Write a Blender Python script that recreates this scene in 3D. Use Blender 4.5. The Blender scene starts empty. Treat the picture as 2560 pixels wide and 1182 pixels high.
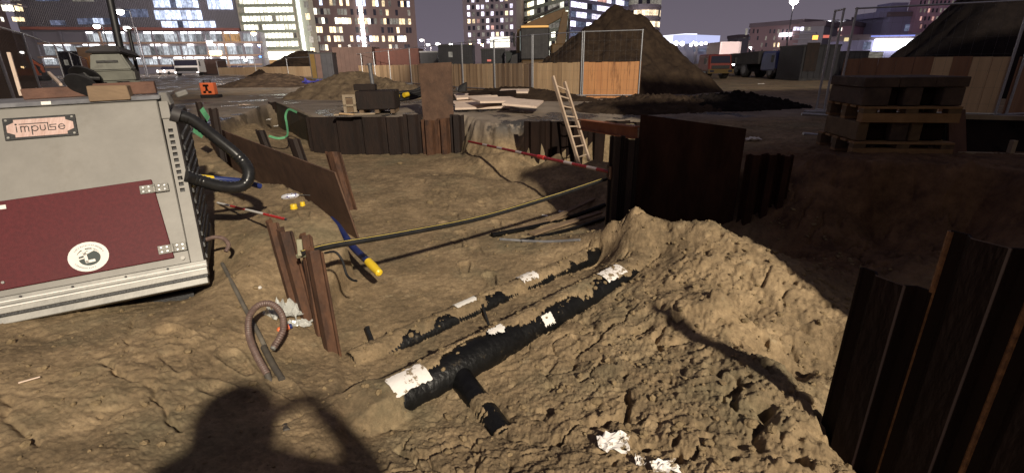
import bpy, bmesh, math, random
import numpy as np
from mathutils import Vector, Matrix, noise as mnoise

random.seed(7)
C = bpy.context.scene.collection
SC = bpy.context.scene

# ------------------------------------------------------------------ camera, night sky, work lamp, exposure
EYE = 1.1
PITCH = math.radians(19.8)
FPX = 1200.0
CAM_R = Matrix.Rotation(math.pi / 2 - PITCH, 3, 'X') @ Matrix.Rotation(math.radians(-0.83), 3, 'Z')
cam_data = bpy.data.cameras.new('camera')
cam_data.sensor_width = 36.0
cam_data.lens = 36.0 * FPX / 2560.0
cam_data.clip_start = 0.05
cam_data.clip_end = 3000.0
cam = bpy.data.objects.new('camera', cam_data)
cam.matrix_world = Matrix.Translation((0, 0, EYE)) @ CAM_R.to_4x4()
C.objects.link(cam)
SC.camera = cam

world = bpy.data.worlds.new('World')
SC.world = world
world.use_nodes = True
wn = world.node_tree
wn.nodes.clear()
w_out = wn.nodes.new('ShaderNodeOutputWorld')
w_bg = wn.nodes.new('ShaderNodeBackground')
w_tc = wn.nodes.new('ShaderNodeTexCoord')
w_sep = wn.nodes.new('ShaderNodeSeparateXYZ')
w_ramp = wn.nodes.new('ShaderNodeValToRGB')
wn.links.new(w_tc.outputs['Generated'], w_sep.inputs[0])
wn.links.new(w_sep.outputs['Z'], w_ramp.inputs[0])
wn.links.new(w_ramp.outputs[0], w_bg.inputs['Color'])
wn.links.new(w_bg.outputs[0], w_out.inputs['Surface'])
els = w_ramp.color_ramp.elements                      # city glow: a low overcast lit from below
els[0].position, els[0].color = 0.0, (0.122, 0.104, 0.130, 1)
els[1].position, els[1].color = 0.30, (0.072, 0.063, 0.083, 1)
w_bg.inputs['Strength'].default_value = 1.3

LAMP_AZ, LAMP_EL, LAMP_DIST = math.radians(27), math.radians(34), 24.0
LAMP = Vector((math.sin(LAMP_AZ) * math.cos(LAMP_EL), -math.cos(LAMP_AZ) * math.cos(LAMP_EL), math.sin(LAMP_EL))) * LAMP_DIST + Vector((0, 0, EYE))
lamp_data = bpy.data.lights.new('flood_lamp', 'SPOT')
lamp_data.energy = 48000.0
lamp_data.color = (1.0, 0.885, 0.715)
lamp_data.shadow_soft_size = 0.34
lamp_data.spot_size = math.radians(104)
lamp_data.spot_blend = 0.6
lamp = bpy.data.objects.new('flood_lamp', lamp_data)
# the second lamp, added on the black mast, lights the far ground
LAMP2 = Vector((-4.25, 5.4, 5.2))
lamp2_data = bpy.data.lights.new('added_mast_lamp', 'SPOT')
lamp2_data.energy = 105000.0
lamp2_data.color = (1.0, 0.88, 0.74)
lamp2_data.shadow_soft_size = 0.12
lamp2_data.spot_size = math.radians(46)
lamp2_data.spot_blend = 0.9
lamp2 = bpy.data.objects.new('added_mast_lamp', lamp2_data)
LAMP2_AIM = Vector((-19.0, 46.0, 8.5))
lamp2.location = LAMP2
lamp2.rotation_euler = (LAMP2_AIM - LAMP2).to_track_quat('-Z', 'Y').to_euler()
C.objects.link(lamp2)
LAMP_AIM = Vector((-4.3, 6.5, -0.6))
lamp.location = LAMP
C.objects.link(lamp)
lamp.rotation_euler = (LAMP_AIM - LAMP).to_track_quat('-Z', 'Y').to_euler()

SC.view_settings.view_transform = 'Standard'
SC.view_settings.look = 'None'
SC.view_settings.exposure = 0.0
SC.view_settings.gamma = 1.0
SC.view_settings.use_curve_mapping = False
SC.cycles.max_bounces = 5
SC.cycles.diffuse_bounces = 2
SC.cycles.glossy_bounces = 3
SC.cycles.sample_clamp_indirect = 4.0


# ------------------------------------------------------------------ survey: a sight line met with a level (z) or a distance (d)
def P(px, py, z=None, d=None):
    v = CAM_R @ Vector(((px - 1280) / FPX, -(py - 591) / FPX, -1.0))
    t = (z - EYE) / v.z if d is None else d / v.y
    return Vector((0, 0, EYE)) + v * t


# ------------------------------------------------------------------ materials
def new_mat(name):
    m = bpy.data.materials.new(name)
    m.use_nodes = True
    return m, m.node_tree, m.node_tree.nodes['Principled BSDF']


def mat(name, c1, c2=None, scale=6.0, rough=0.6, metal=0.0, bump=0.0, bscale=None, detail=6.0, c3=None, s3=1.5, t3=0.55, stretch=None, rough2=None, spec=None, w3=0.12):
    """two tones mixed by noise, an optional third tone in larger patches, noise relief"""
    m, nt, b = new_mat(name)
    N, Lk = nt.nodes, nt.links
    tc = N.new('ShaderNodeTexCoord')
    src = tc.outputs['Object']
    if stretch:
        mp = N.new('ShaderNodeMapping')
        mp.inputs['Scale'].default_value = stretch
        Lk.new(src, mp.inputs[0])
        src = mp.outputs[0]
    b.inputs['Metallic'].default_value = metal
    b.inputs['Roughness'].default_value = rough
    if spec is not None:
        b.inputs['Specular IOR Level'].default_value = spec
    b.inputs['Base Color'].default_value = (*c1, 1)
    if c2 is not None:
        nz = N.new('ShaderNodeTexNoise')
        nz.inputs['Scale'].default_value = scale
        nz.inputs['Detail'].default_value = detail
        nz.inputs['Roughness'].default_value = 0.65
        Lk.new(src, nz.inputs['Vector'])
        r = N.new('ShaderNodeValToRGB')
        r.color_ramp.elements[0].position, r.color_ramp.elements[0].color = 0.36, (*c1, 1)
        r.color_ramp.elements[1].position, r.color_ramp.elements[1].color = 0.66, (*c2, 1)
        Lk.new(nz.outputs['Fac'], r.inputs[0])
        col = r.outputs[0]
        if c3 is not None:
            n3 = N.new('ShaderNodeTexNoise')
            n3.inputs['Scale'].default_value = s3
            n3.inputs['Detail'].default_value = 8.0
            n3.inputs['Roughness'].default_value = 0.7
            Lk.new(src, n3.inputs['Vector'])
            r3 = N.new('ShaderNodeValToRGB')
            r3.color_ramp.elements[0].position, r3.color_ramp.elements[0].color = t3, (0, 0, 0, 1)
            r3.color_ramp.elements[1].position, r3.color_ramp.elements[1].color = t3 + w3, (1, 1, 1, 1)
            Lk.new(n3.outputs['Fac'], r3.inputs[0])
            mx = N.new('ShaderNodeMixRGB')
            Lk.new(r3.outputs[0], mx.inputs[0])
            Lk.new(col, mx.inputs[1])
            mx.inputs[2].default_value = (*c3, 1)
            col = mx.outputs[0]
        Lk.new(col, b.inputs['Base Color'])
        if rough2 is not None:
            rr = N.new('ShaderNodeMapRange')
            rr.inputs['To Min'].default_value = rough
            rr.inputs['To Max'].default_value = rough2
            Lk.new(nz.outputs['Fac'], rr.inputs[0])
            Lk.new(rr.outputs[0], b.inputs['Roughness'])
    if bump > 0:
        nb = N.new('ShaderNodeTexNoise')
        nb.inputs['Scale'].default_value = bscale or scale * 4
        nb.inputs['Detail'].default_value = 6.0
        Lk.new(src, nb.inputs['Vector'])
        bp = N.new('ShaderNodeBump')
        bp.inputs['Strength'].default_value = bump
        bp.inputs['Distance'].default_value = 0.02
        Lk.new(nb.outputs['Fac'], bp.inputs['Height'])
        Lk.new(bp.outputs[0], b.inputs['Normal'])
    return m


def glow(name, c, s):
    m, nt, b = new_mat(name)
    b.inputs['Base Color'].default_value = (0.02, 0.02, 0.02, 1)
    b.inputs['Emission Color'].default_value = (*c, 1)
    b.inputs['Emission Strength'].default_value = s
    m.cycles.emission_sampling = 'NONE'
    return m


def room_glow(name, c, s, scale=0.9):
    """a lit room behind glass: brighter and darker patches where lamps, blinds and furniture are"""
    m, nt, b = new_mat(name)
    N, Lk = nt.nodes, nt.links
    tc = N.new('ShaderNodeTexCoord')
    oi = N.new('ShaderNodeObjectInfo')
    mp = N.new('ShaderNodeVectorMath'); mp.operation = 'ADD'
    cmb = N.new('ShaderNodeCombineXYZ')
    ml = N.new('ShaderNodeMath'); ml.operation = 'MULTIPLY'; ml.inputs[1].default_value = 50.0
    Lk.new(oi.outputs['Random'], ml.inputs[0])
    for k in range(3):
        Lk.new(ml.outputs[0], cmb.inputs[k])
    Lk.new(tc.outputs['Object'], mp.inputs[0]); Lk.new(cmb.outputs[0], mp.inputs[1])
    nz = N.new('ShaderNodeTexNoise'); nz.inputs['Scale'].default_value = 2.4; nz.inputs['Detail'].default_value = 3.0
    Lk.new(mp.outputs[0], nz.inputs['Vector'])
    r = N.new('ShaderNodeMapRange')
    r.inputs['From Min'].default_value, r.inputs['From Max'].default_value = 0.3, 0.7
    r.inputs['To Min'].default_value, r.inputs['To Max'].default_value = 0.35, 1.3
    Lk.new(nz.outputs['Fac'], r.inputs[0])
    v = N.new('ShaderNodeMapRange')                    # every room at its own level
    v.inputs['To Min'].default_value, v.inputs['To Max'].default_value = 0.45 * s, 1.35 * s
    Lk.new(oi.outputs['Random'], v.inputs[0])
    m2 = N.new('ShaderNodeMath'); m2.operation = 'MULTIPLY'
    Lk.new(r.outputs[0], m2.inputs[0]); Lk.new(v.outputs[0], m2.inputs[1])
    b.inputs['Base Color'].default_value = (0.02, 0.02, 0.02, 1)
    b.inputs['Roughness'].default_value = 0.2
    b.inputs['Emission Color'].default_value = (*c, 1)
    Lk.new(m2.outputs[0], b.inputs['Emission Strength'])
    m.cycles.emission_sampling = 'NONE'
    return m


M = {}
M['rust'] = mat('rust', (0.050, 0.023, 0.013), (0.125, 0.056, 0.027), 9, 0.8, 0.0, 0.5, 40, c3=(0.028, 0.014, 0.010), s3=3.0, stretch=(1, 1, 0.35))
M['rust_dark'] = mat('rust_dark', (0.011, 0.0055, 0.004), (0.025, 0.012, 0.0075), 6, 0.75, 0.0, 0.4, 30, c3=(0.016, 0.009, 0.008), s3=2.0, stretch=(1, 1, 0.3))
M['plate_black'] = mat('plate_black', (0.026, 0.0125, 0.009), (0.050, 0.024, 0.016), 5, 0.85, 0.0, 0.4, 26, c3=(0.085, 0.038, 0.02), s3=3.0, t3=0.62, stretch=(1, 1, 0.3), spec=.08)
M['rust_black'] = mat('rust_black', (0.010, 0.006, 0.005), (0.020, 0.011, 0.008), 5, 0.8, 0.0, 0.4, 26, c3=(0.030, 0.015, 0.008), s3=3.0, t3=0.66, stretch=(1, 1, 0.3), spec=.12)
M['plate_rust'] = mat('plate_rust', (0.085, 0.046, 0.029), (0.14, 0.077, 0.047), 4, 0.75, 0.0, 0.25, 30, c3=(0.06, 0.036, 0.026), s3=1.6)
M['mossy'] = mat('mossy', (0.035, 0.034, 0.022), (0.075, 0.060, 0.035), 4, 0.7, 0.0, 0.3, 30, c3=(0.10, 0.06, 0.03), s3=2.0)
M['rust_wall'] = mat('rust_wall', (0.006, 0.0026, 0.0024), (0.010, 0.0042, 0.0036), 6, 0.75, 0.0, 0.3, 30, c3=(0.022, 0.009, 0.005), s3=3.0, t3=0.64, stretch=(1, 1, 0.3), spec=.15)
M['rust_orange'] = mat('rust_orange', (0.26, 0.085, 0.035), (0.36, 0.13, 0.05), 7, 0.7, 0.0, 0.3, 30)
M['yellow_dull'] = mat('yellow_dull', (0.55, 0.42, 0.10), (0.65, 0.50, 0.14), 7, 0.5)
M['mossy_steel'] = mat('mossy_steel', (0.20, 0.19, 0.12), (0.30, 0.28, 0.19), 12, 0.5, 0.3)
M['ladder_wood'] = mat('ladder_wood', (0.42, 0.31, 0.22), (0.52, 0.40, 0.30), 6, 0.7, 0, 0.1, 40)
M['timber_r'] = mat('timber_r', (0.27, 0.14, 0.08), (0.37, 0.20, 0.115), 4, 0.75, 0, 0.25, 30, stretch=(1, 1, 0.15), c3=(0.17, 0.08, 0.045), s3=3.6, t3=0.62)
M['galv_dark'] = mat('galv_dark', (0.16, 0.16, 0.17), (0.25, 0.25, 0.26), 20, 0.5, 0.4)
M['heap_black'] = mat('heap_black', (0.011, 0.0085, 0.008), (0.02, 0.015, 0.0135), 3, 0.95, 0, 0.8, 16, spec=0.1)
M['beam_pale'] = mat('beam_pale', (0.32, 0.25, 0.17), (0.42, 0.33, 0.23), 5, 0.75, 0, 0.2, 30)
M['cont_green'] = mat('cont_green', (0.018, 0.024, 0.022), (0.028, 0.036, 0.032), 2, 0.6)
M['shed_timber'] = mat('shed_timber', (0.24, 0.15, 0.09), (0.33, 0.21, 0.13), 2, 0.7)
M['facade_slate'] = mat('facade_slate', (0.21, 0.205, 0.24), (0.29, 0.28, 0.32), 0.4, 0.6)
M['facade_brick2'] = mat('facade_brick2', (0.30, 0.20, 0.21), (0.38, 0.26, 0.27), 0.4, 0.8)
M['facade_pink'] = mat('facade_pink', (0.46, 0.28, 0.36), (0.54, 0.34, 0.43), 0.4, 0.8)
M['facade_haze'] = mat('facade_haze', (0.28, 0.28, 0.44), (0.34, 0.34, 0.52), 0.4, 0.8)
M['facade_stone_d'] = mat('facade_stone_d', (0.25, 0.24, 0.28), (0.32, 0.31, 0.35), 0.4, 0.8)
M['corrug_pale'] = mat('corrug_pale', (0.62, 0.52, 0.50), (0.70, 0.60, 0.57), 0.4, 0.6)
M['band_red'] = mat('band_red', (0.34, 0.13, 0.11), (0.42, 0.17, 0.14), 0.4, 0.6)
M['slab_warm'] = mat('slab_warm', (0.42, 0.30, 0.22), (0.50, 0.36, 0.27), 0.4, 0.7)
M['mud_grey'] = mat('mud_grey', (0.10, 0.09, 0.075), (0.16, 0.14, 0.11), 9, .8, 0, .2, 50)
M['hinge_steel'] = mat('hinge_steel', (0.13, 0.125, 0.11), (0.22, 0.21, 0.19), 22, .5, .3, .2, 60)
M['housing_grey'] = mat('housing_grey', (0.085, 0.085, 0.068), (0.125, 0.125, 0.10), 7, .6, 0, .1, 40, c3=(.05, .045, .035), s3=5)
M['pole_black'] = mat('pole_black', (0.006, 0.006, 0.007), rough=.5)
M['wire'] = mat('wire', (0.12, 0.12, 0.13), rough=.6)
M['lit_rib'] = mat('lit_rib', (0.10, 0.045, 0.02), (0.24, 0.12, 0.05), 22, .75, 0, .4, 60)  # paler tone on the pile locks paints the light caught along them
M['galv'] = mat('galv', (0.40, 0.41, 0.43), (0.55, 0.56, 0.58), 30, 0.42, 0.7, 0.1, 90)
M['steel'] = mat('steel', (0.23, 0.225, 0.21), (0.31, 0.30, 0.275), 6, 0.5, 0.3, 0.05, 40, c3=(0.30, 0.24, 0.17), s3=7, t3=0.66)
M['panel_grey'] = mat('panel_grey', (0.20, 0.19, 0.172), (0.245, 0.233, 0.212), 2.6, 0.5, 0.15, 0.03, 30, c3=(0.150, 0.136, 0.112), s3=1.6, t3=0.55, w3=0.3)
M['deck_grey'] = mat('deck_grey', (0.20, 0.20, 0.21), (0.34, 0.34, 0.35), 7, 0.38, 0.3, 0.1, 60)
M['maroon'] = mat('maroon', (0.075, 0.009, 0.013), (0.105, 0.013, 0.017), 40, 0.55, 0.0, 0.08, 160, c3=(0.07, 0.016, 0.014), s3=2.5, t3=0.55, w3=0.3, spec=.25)
M['black'] = mat('black', (0.010, 0.010, 0.011), (0.022, 0.021, 0.021), 12, 0.5, 0.0, 0.15, 60)
M['black_pipe'] = mat('black_pipe', (0.0028, 0.0028, 0.003), (0.006, 0.006, 0.0062), 14, 0.42, 0.0, 0.35, 28, c3=(0.085, 0.066, 0.042), s3=9.0, t3=0.62, w3=0.10, spec=.32)
M['black_gloss'] = mat('black_gloss', (0.012, 0.012, 0.013), (0.02, 0.02, 0.02), 20, 0.3)
M['white_paint'] = mat('white_paint', (0.72, 0.70, 0.66), (0.80, 0.78, 0.74), 12, 0.5)
M['paper'] = mat('paper', (0.74, 0.70, 0.66), (0.82, 0.78, 0.75), 12, 0.6, c3=(0.22, 0.165, 0.10), s3=13.0, t3=0.53, w3=0.04)
M['clean_paper'] = mat('clean_paper', (0.74, 0.71, 0.66), (0.82, 0.79, 0.74), 12, 0.6)
M['yellow'] = mat('yellow', (0.78, 0.52, 0.02), (0.82, 0.58, 0.04), 20, 0.4)
M['blue'] = mat('blue', (0.012, 0.022, 0.105), (0.02, 0.035, 0.15), 12, 0.38, c3=(0.10, 0.08, 0.06), s3=6, t3=0.66)
M['orange'] = mat('orange', (0.85, 0.17, 0.055), (0.9, 0.24, 0.09), 9, 0.45)
M['red'] = mat('red', (0.50, 0.03, 0.03), (0.60, 0.05, 0.045), 14, 0.4)
M['red_gloss'] = mat('red_gloss', (0.22, 0.012, 0.018), (0.30, 0.02, 0.025), 14, 0.25)
M['glint_white'] = mat('glint_white', (0.40, 0.33, 0.32), (0.50, 0.42, 0.40), 12, 0.5)  # tone of the glints painted on the red strut
M['green_strap'] = mat('green_strap', (0.10, 0.36, 0.17), (0.15, 0.44, 0.22), 20, 0.7)
M['hose_brown'] = mat('hose_brown', (0.105, 0.068, 0.058), (0.18, 0.12, 0.10), 30, 0.5, 0, 0.1, 60)
M['timber'] = mat('timber', (0.54, 0.36, 0.20), (0.68, 0.47, 0.27), 4, 0.75, 0, 0.25, 30, stretch=(1, 1, 0.12), c3=(0.17, 0.10, 0.055), s3=3.2, t3=0.62)
M['timber_b'] = mat('timber_b', (0.62, 0.43, 0.25), (0.74, 0.53, 0.31), 5, 0.75, 0, 0.25, 30, stretch=(1, 1, 0.12), c3=(0.20, 0.12, 0.06), s3=3.8, t3=0.64)
M['timber_c'] = mat('timber_c', (0.38, 0.25, 0.14), (0.52, 0.35, 0.20), 5, 0.75, 0, 0.25, 30, stretch=(1, 1, 0.12), c3=(0.13, 0.08, 0.045), s3=3.0, t3=0.60)
M['timber_orange'] = mat('timber_orange', (0.48, 0.215, 0.085), (0.60, 0.29, 0.115), 4, 0.7, 0, 0.25, 30, stretch=(1, 1, 0.15), c3=(0.20, 0.08, 0.03), s3=4.0, t3=0.56)
M['beam_wood'] = mat('beam_wood', (0.17, 0.115, 0.072), (0.27, 0.185, 0.11), 4, 0.8, 0, 0.3, 40, stretch=(0.3, 1, 1), c3=(0.10, 0.06, 0.04), s3=2.2)
M['beam_red'] = mat('beam_red', (0.09, 0.045, 0.032), (0.15, 0.075, 0.05), 5, 0.8, 0, 0.3, 40)
M['board_pale'] = mat('board_pale', (0.72, 0.56, 0.45), (0.80, 0.64, 0.52), 6, 0.7, 0, 0.15, 40, c3=(0.55, 0.42, 0.32), s3=3)
M['pallet_wood'] = mat('pallet_wood', (0.10, 0.065, 0.035), (0.17, 0.11, 0.055), 5, 0.8, 0, 0.3, 40, c3=(0.06, 0.04, 0.03), s3=3)
M['pallet_yellow'] = mat('pallet_yellow', (0.22, 0.125, 0.055), (0.32, 0.19, 0.085), 5, 0.8, 0, 0.3, 40)
M['dark_earth_block'] = mat('dark_earth_block', (0.045, 0.03, 0.024), (0.09, 0.06, 0.045), 5, 0.85, 0, 0.4, 30)
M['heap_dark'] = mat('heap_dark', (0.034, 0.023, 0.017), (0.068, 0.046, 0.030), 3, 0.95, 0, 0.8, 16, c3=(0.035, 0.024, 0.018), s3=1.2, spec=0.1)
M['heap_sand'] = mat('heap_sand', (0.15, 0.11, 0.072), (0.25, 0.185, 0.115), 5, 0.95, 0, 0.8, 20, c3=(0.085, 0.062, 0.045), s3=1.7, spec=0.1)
M['clod'] = mat('clod', (0.17, 0.125, 0.072), (0.27, 0.20, 0.115), 9, 0.95, 0, 0.6, 60, spec=0.1)
M['cloth_dark'] = mat('cloth_dark', (0.02, 0.02, 0.025), (0.035, 0.035, 0.04), 12, 0.9)
M['skin'] = mat('skin', (0.45, 0.28, 0.20), (0.5, 0.32, 0.23), 12, 0.5)
M['facade_dark'] = mat('facade_dark', (0.15, 0.12, 0.14), (0.22, 0.18, 0.20), 0.5, 0.7)
M['facade_brick'] = mat('facade_brick', (0.15, 0.105, 0.10), (0.20, 0.14, 0.13), 0.4, 0.8)
M['facade_pale'] = mat('facade_pale', (0.36, 0.35, 0.27), (0.46, 0.44, 0.35), 0.4, 0.7)
M['facade_blue'] = mat('facade_blue', (0.22, 0.21, 0.34), (0.30, 0.29, 0.42), 0.4, 0.5)
M['facade_green'] = mat('facade_green', (0.20, 0.23, 0.18), (0.26, 0.30, 0.23), 0.4, 0.5)
M['facade_stone'] = mat('facade_stone', (0.40, 0.36, 0.40), (0.5, 0.45, 0.48), 0.4, 0.7)
M['glass_dark'] = mat('glass_dark', (0.03, 0.03, 0.045), rough=0.12)
M['truck_paint'] = mat('truck_paint', (0.16, 0.02, 0.013), (0.20, 0.03, 0.018), 4, 0.4)
M['truck_yellow'] = mat('truck_yellow', (0.09, 0.053, 0.01), (0.11, 0.065, 0.012), 4, 0.4)
M['truck_blue'] = mat('truck_blue', (0.03, 0.05, 0.20), (0.05, 0.08, 0.26), 4, 0.4)
M['excavator_yellow'] = mat('excavator_yellow', (0.115, 0.064, 0.024), (0.16, 0.09, 0.03), 4, 0.6)
M['dark_metal'] = mat('dark_metal', (0.03, 0.028, 0.03), (0.06, 0.055, 0.055), 4, 0.6, 0.2)
M['cont_brown'] = mat('cont_brown', (0.07, 0.038, 0.029), (0.095, 0.052, 0.04), 2, 0.7)
M['cont_red'] = mat('cont_red', (0.085, 0.026, 0.017), (0.11, 0.034, 0.022), 2, 0.7)
M['cont_dark'] = mat('cont_dark', (0.018, 0.018, 0.022), (0.032, 0.030, 0.036), 2, 0.6)
M['tarp_blue'] = mat('tarp_blue', (0.02, 0.02, 0.12), (0.03, 0.03, 0.18), 8, 0.5)
M['plastic_film'] = None
M['lit_white'] = room_glow('lit_white', (1.0, 0.97, 0.80), 3.2)
M['lit_cool'] = room_glow('lit_cool', (0.66, 0.75, 1.0), 2.2)
M['lit_warm'] = room_glow('lit_warm', (1.0, 0.78, 0.46), 2.1)
M['lit_dim'] = room_glow('lit_dim', (0.66, 0.60, 0.50), 0.32)
M['lit_blue_dim'] = room_glow('lit_blue_dim', (0.40, 0.46, 0.72), 0.30)
M['lit_lilac'] = room_glow('lit_lilac', (0.86, 0.80, 1.0), 2.6)
M['lit_pink'] = room_glow('lit_pink', (1.0, 0.55, 0.46), 0.9)
M['shop_cool'] = room_glow('shop_cool', (0.74, 0.79, 0.84), 0.85)
M['shop_warm'] = room_glow('shop_warm', (1.0, 0.55, 0.22), 0.8)
M['strip_white'] = glow('strip_white', (1.0, 0.93, 0.93), 5.0)
M['lamp_white'] = glow('lamp_white', (1.0, 0.95, 0.90), 14.0)
M['lamp_warm'] = glow('lamp_warm', (1.0, 0.66, 0.32), 9.0)
M['lamp_red'] = glow('lamp_red', (1.0, 0.12, 0.06), 3.0)
M['lamp_blue'] = glow('lamp_blue', (0.12, 0.30, 1.0), 4.0)
M['lamp_orange'] = glow('lamp_orange', (1.0, 0.40, 0.06), 3.0)
M['screen_white'] = glow('screen_white', (0.95, 0.95, 1.0), 4.5)
M['canopy_glow'] = glow('canopy_glow', (0.60, 0.64, 1.0), 0.95)
M['lamp_red_dim'] = glow('lamp_red_dim', (1.0, 0.22, 0.16), 0.7)
M['lamp_orange_dim'] = glow('lamp_orange_dim', (1.0, 0.50, 0.12), 0.9)
M['lamp_warm_dim'] = glow('lamp_warm_dim', (1.0, 0.80, 0.40), 0.9)
M['lamp_blue_dim'] = glow('lamp_blue_dim', (0.30, 0.36, 1.0), 1.0)
M['canopy_bright'] = glow('canopy_bright', (0.85, 0.85, 1.0), 1.7)
M['strip_cool'] = glow('strip_cool', (1.0, 0.98, 1.0), 5.0)
M['shop_dim'] = room_glow('shop_dim', (0.60, 0.62, 0.64), 0.40)
M['lit_warm2'] = room_glow('lit_warm2', (1.0, 0.78, 0.52), 1.9)
M['cab_glass'] = room_glow('cab_glass', (0.80, 0.90, 0.85), 0.8)
M['dim_amber'] = glow('dim_amber', (0.45, 0.40, 0.36), 0.35)


def film():
    m, nt, b = new_mat('plastic_film')
    b.inputs['Base Color'].default_value = (0.75, 0.76, 0.72, 1)
    b.inputs['Roughness'].default_value = 0.25
    b.inputs['Transmission Weight'].default_value = 0.35
    b.inputs['Alpha'].default_value = 0.62
    return m


M['plastic_film'] = film()


def net_mat(name, c, al):
    """woven dust net: lit from either side, partly seen through"""
    m, nt, b = new_mat(name)
    N, Lk = nt.nodes, nt.links
    tr, df, tp = N.new('ShaderNodeBsdfTranslucent'), N.new('ShaderNodeBsdfDiffuse'), N.new('ShaderNodeBsdfTransparent')
    m1, m2 = N.new('ShaderNodeMixShader'), N.new('ShaderNodeMixShader')
    for nd in (tr, df):
        nd.inputs['Color'].default_value = (*c, 1)
    m1.inputs[0].default_value = .5
    m2.inputs[0].default_value = al
    Lk.new(tr.outputs[0], m1.inputs[1]); Lk.new(df.outputs[0], m1.inputs[2])
    Lk.new(tp.outputs[0], m2.inputs[1]); Lk.new(m1.outputs[0], m2.inputs[2])
    Lk.new(m2.outputs[0], N['Material Output'].inputs['Surface'])
    return m


M['net'] = net_mat('net', (0.26, 0.21, 0.155), 0.66)
M['shade_net'] = net_mat('shade_net', (0.06, 0.05, 0.045), 0.87)  # cloth of the added nets that shade the right bank
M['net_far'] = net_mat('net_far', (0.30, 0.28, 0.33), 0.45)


# ------------------------------------------------------------------ mesh helpers
class MB:
    def __init__(s):
        s.v, s.f = [], []

    def add(s, vs, fs):
        k = len(s.v)
        s.v += [tuple(q) for q in vs]
        s.f += [tuple(i + k for i in q) for q in fs]
        return s

    def hexa(s, c):
        """eight corners: bottom ring 0-3, top ring 4-7"""
        return s.add(c, [(3, 2, 1, 0), (4, 5, 6, 7), (0, 1, 5, 4), (1, 2, 6, 5), (2, 3, 7, 6), (3, 0, 4, 7)])

    def box(s, x0, x1, y0, y1, z0, z1, fr=None):
        c = [(x0, y0, z0), (x1, y0, z0), (x1, y1, z0), (x0, y1, z0), (x0, y0, z1), (x1, y0, z1), (x1, y1, z1), (x0, y1, z1)]
        if fr is not None:
            c = [fr @ Vector(q) for q in c]
        return s.hexa(c)

    def bar(s, a, b, w, h=None, up=(0, 0, 1)):
        """a rectangular bar from a to b"""
        a, b = Vector(a), Vector(b)
        h = w if h is None else h
        t = (b - a).normalized()
        x = t.cross(Vector(up))
        if x.length < 1e-4:
            x = t.cross(Vector((1, 0, 0)))
        x.normalize()
        y = x.cross(t).normalized()
        x, y = x * w / 2, y * h / 2
        return s.hexa([a - x - y, a + x - y, a + x + y, a - x + y, b - x - y, b + x - y, b + x + y, b - x + y])

    def tube(s, pts, r, n=10, caps=True, rad=None):
        pts = [Vector(p) for p in pts]
        k = len(s.v)
        m = len(pts)
        t0 = (pts[1] - pts[0]).normalized()
        nrm = t0.cross(Vector((0, 0, 1)))
        if nrm.length < 1e-3:
            nrm = t0.cross(Vector((1, 0, 0)))
        nrm.normalize()
        for i, p in enumerate(pts):
            t = (pts[min(i + 1, m - 1)] - pts[max(i - 1, 0)]).normalized()
            nrm = (nrm - t * nrm.dot(t)).normalized()
            bn = t.cross(nrm)
            rr = rad[i] if rad else r
            for j in range(n):
                a = 2 * math.pi * j / n
                s.v.append(tuple(p + nrm * (math.cos(a) * rr) + bn * (math.sin(a) * rr)))
        for i in range(m - 1):
            for j in range(n):
                a, b = k + i * n + j, k + i * n + (j + 1) % n
                s.f.append((a, b, b + n, a + n))
        if caps:
            s.f.append(tuple(k + j for j in range(n))[::-1])
            s.f.append(tuple(k + (m - 1) * n + j for j in range(n)))
        return s

    def prism(s, poly, ext):
        """a flat polygon pushed along ext"""
        n = len(poly)
        e = Vector(ext)
        a = [Vector(p) for p in poly]
        return s.add(a + [p + e for p in a], [tuple(range(n))[::-1], tuple(range(n, 2 * n))] + [(i, (i + 1) % n, n + (i + 1) % n, n + i) for i in range(n)])

    def mesh(s, name):
        me = bpy.data.meshes.new(name)
        me.from_pydata(s.v, [], s.f)
        me.update()
        return me

    def build(s, name, m, parent=None, smooth=False, bevel=0.0, segs=1):
        me = s.mesh(name)
        bm = bmesh.new()
        bm.from_mesh(me)
        bmesh.ops.recalc_face_normals(bm, faces=bm.faces)
        if bevel > 0:
            bmesh.ops.bevel(bm, geom=[e for e in bm.edges if e.is_manifold and e.calc_face_angle(0) > 0.5], offset=bevel, segments=segs, affect='EDGES', clamp_overlap=True)
        bm.to_mesh(me)
        bm.free()
        return link(name, me, m, parent, smooth)


def link(name, me, m, parent=None, smooth=False):
    o = bpy.data.objects.new(name, me)
    C.objects.link(o)
    if m is not None and not me.materials:
        me.materials.append(M[m] if isinstance(m, str) else m)
    if smooth:
        me.polygons.foreach_set('use_smooth', [True] * len(me.polygons))
        try:
            me.set_sharp_from_angle(angle=math.radians(40))
        except Exception:
            pass
    if parent is not None:
        o.parent = parent
        o.matrix_parent_inverse = parent.matrix_basis.inverted()
    return o


def tag(o, label, cat, group=None, kind=None):
    o['label'] = label
    o['category'] = cat
    if group:
        o['group'] = group
    if kind:
        o['kind'] = kind
    return o


def thing(name, loc, label, cat, group=None):
    o = bpy.data.objects.new(name, None)
    o.empty_display_size = 0.1
    o.location = loc
    C.objects.link(o)
    return tag(o, label, cat, group)


def frame(o, x, y, z):
    """world matrix with origin o and axes x, y, z"""
    m = Matrix.Identity(4)
    for k, a in enumerate((x, y, z)):
        m.col[k][:3] = a
    m.col[3][:3] = o
    return m


def smooth_path(pts, n=8):
    """Catmull-Rom through the points"""
    p = [Vector(q) for q in pts]
    p = [p[0] * 2 - p[1]] + p + [p[-1] * 2 - p[-2]]
    out = []
    for i in range(1, len(p) - 2):
        for k in range(n):
            t = k / n
            a, b, c, d = p[i - 1], p[i], p[i + 1], p[i + 2]
            out.append(0.5 * ((2 * b) + (c - a) * t + (2 * a - 5 * b + 4 * c - d) * t * t + (3 * b - a - 3 * c + d) * t ** 3))
    out.append(p[-2])
    return out

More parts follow.
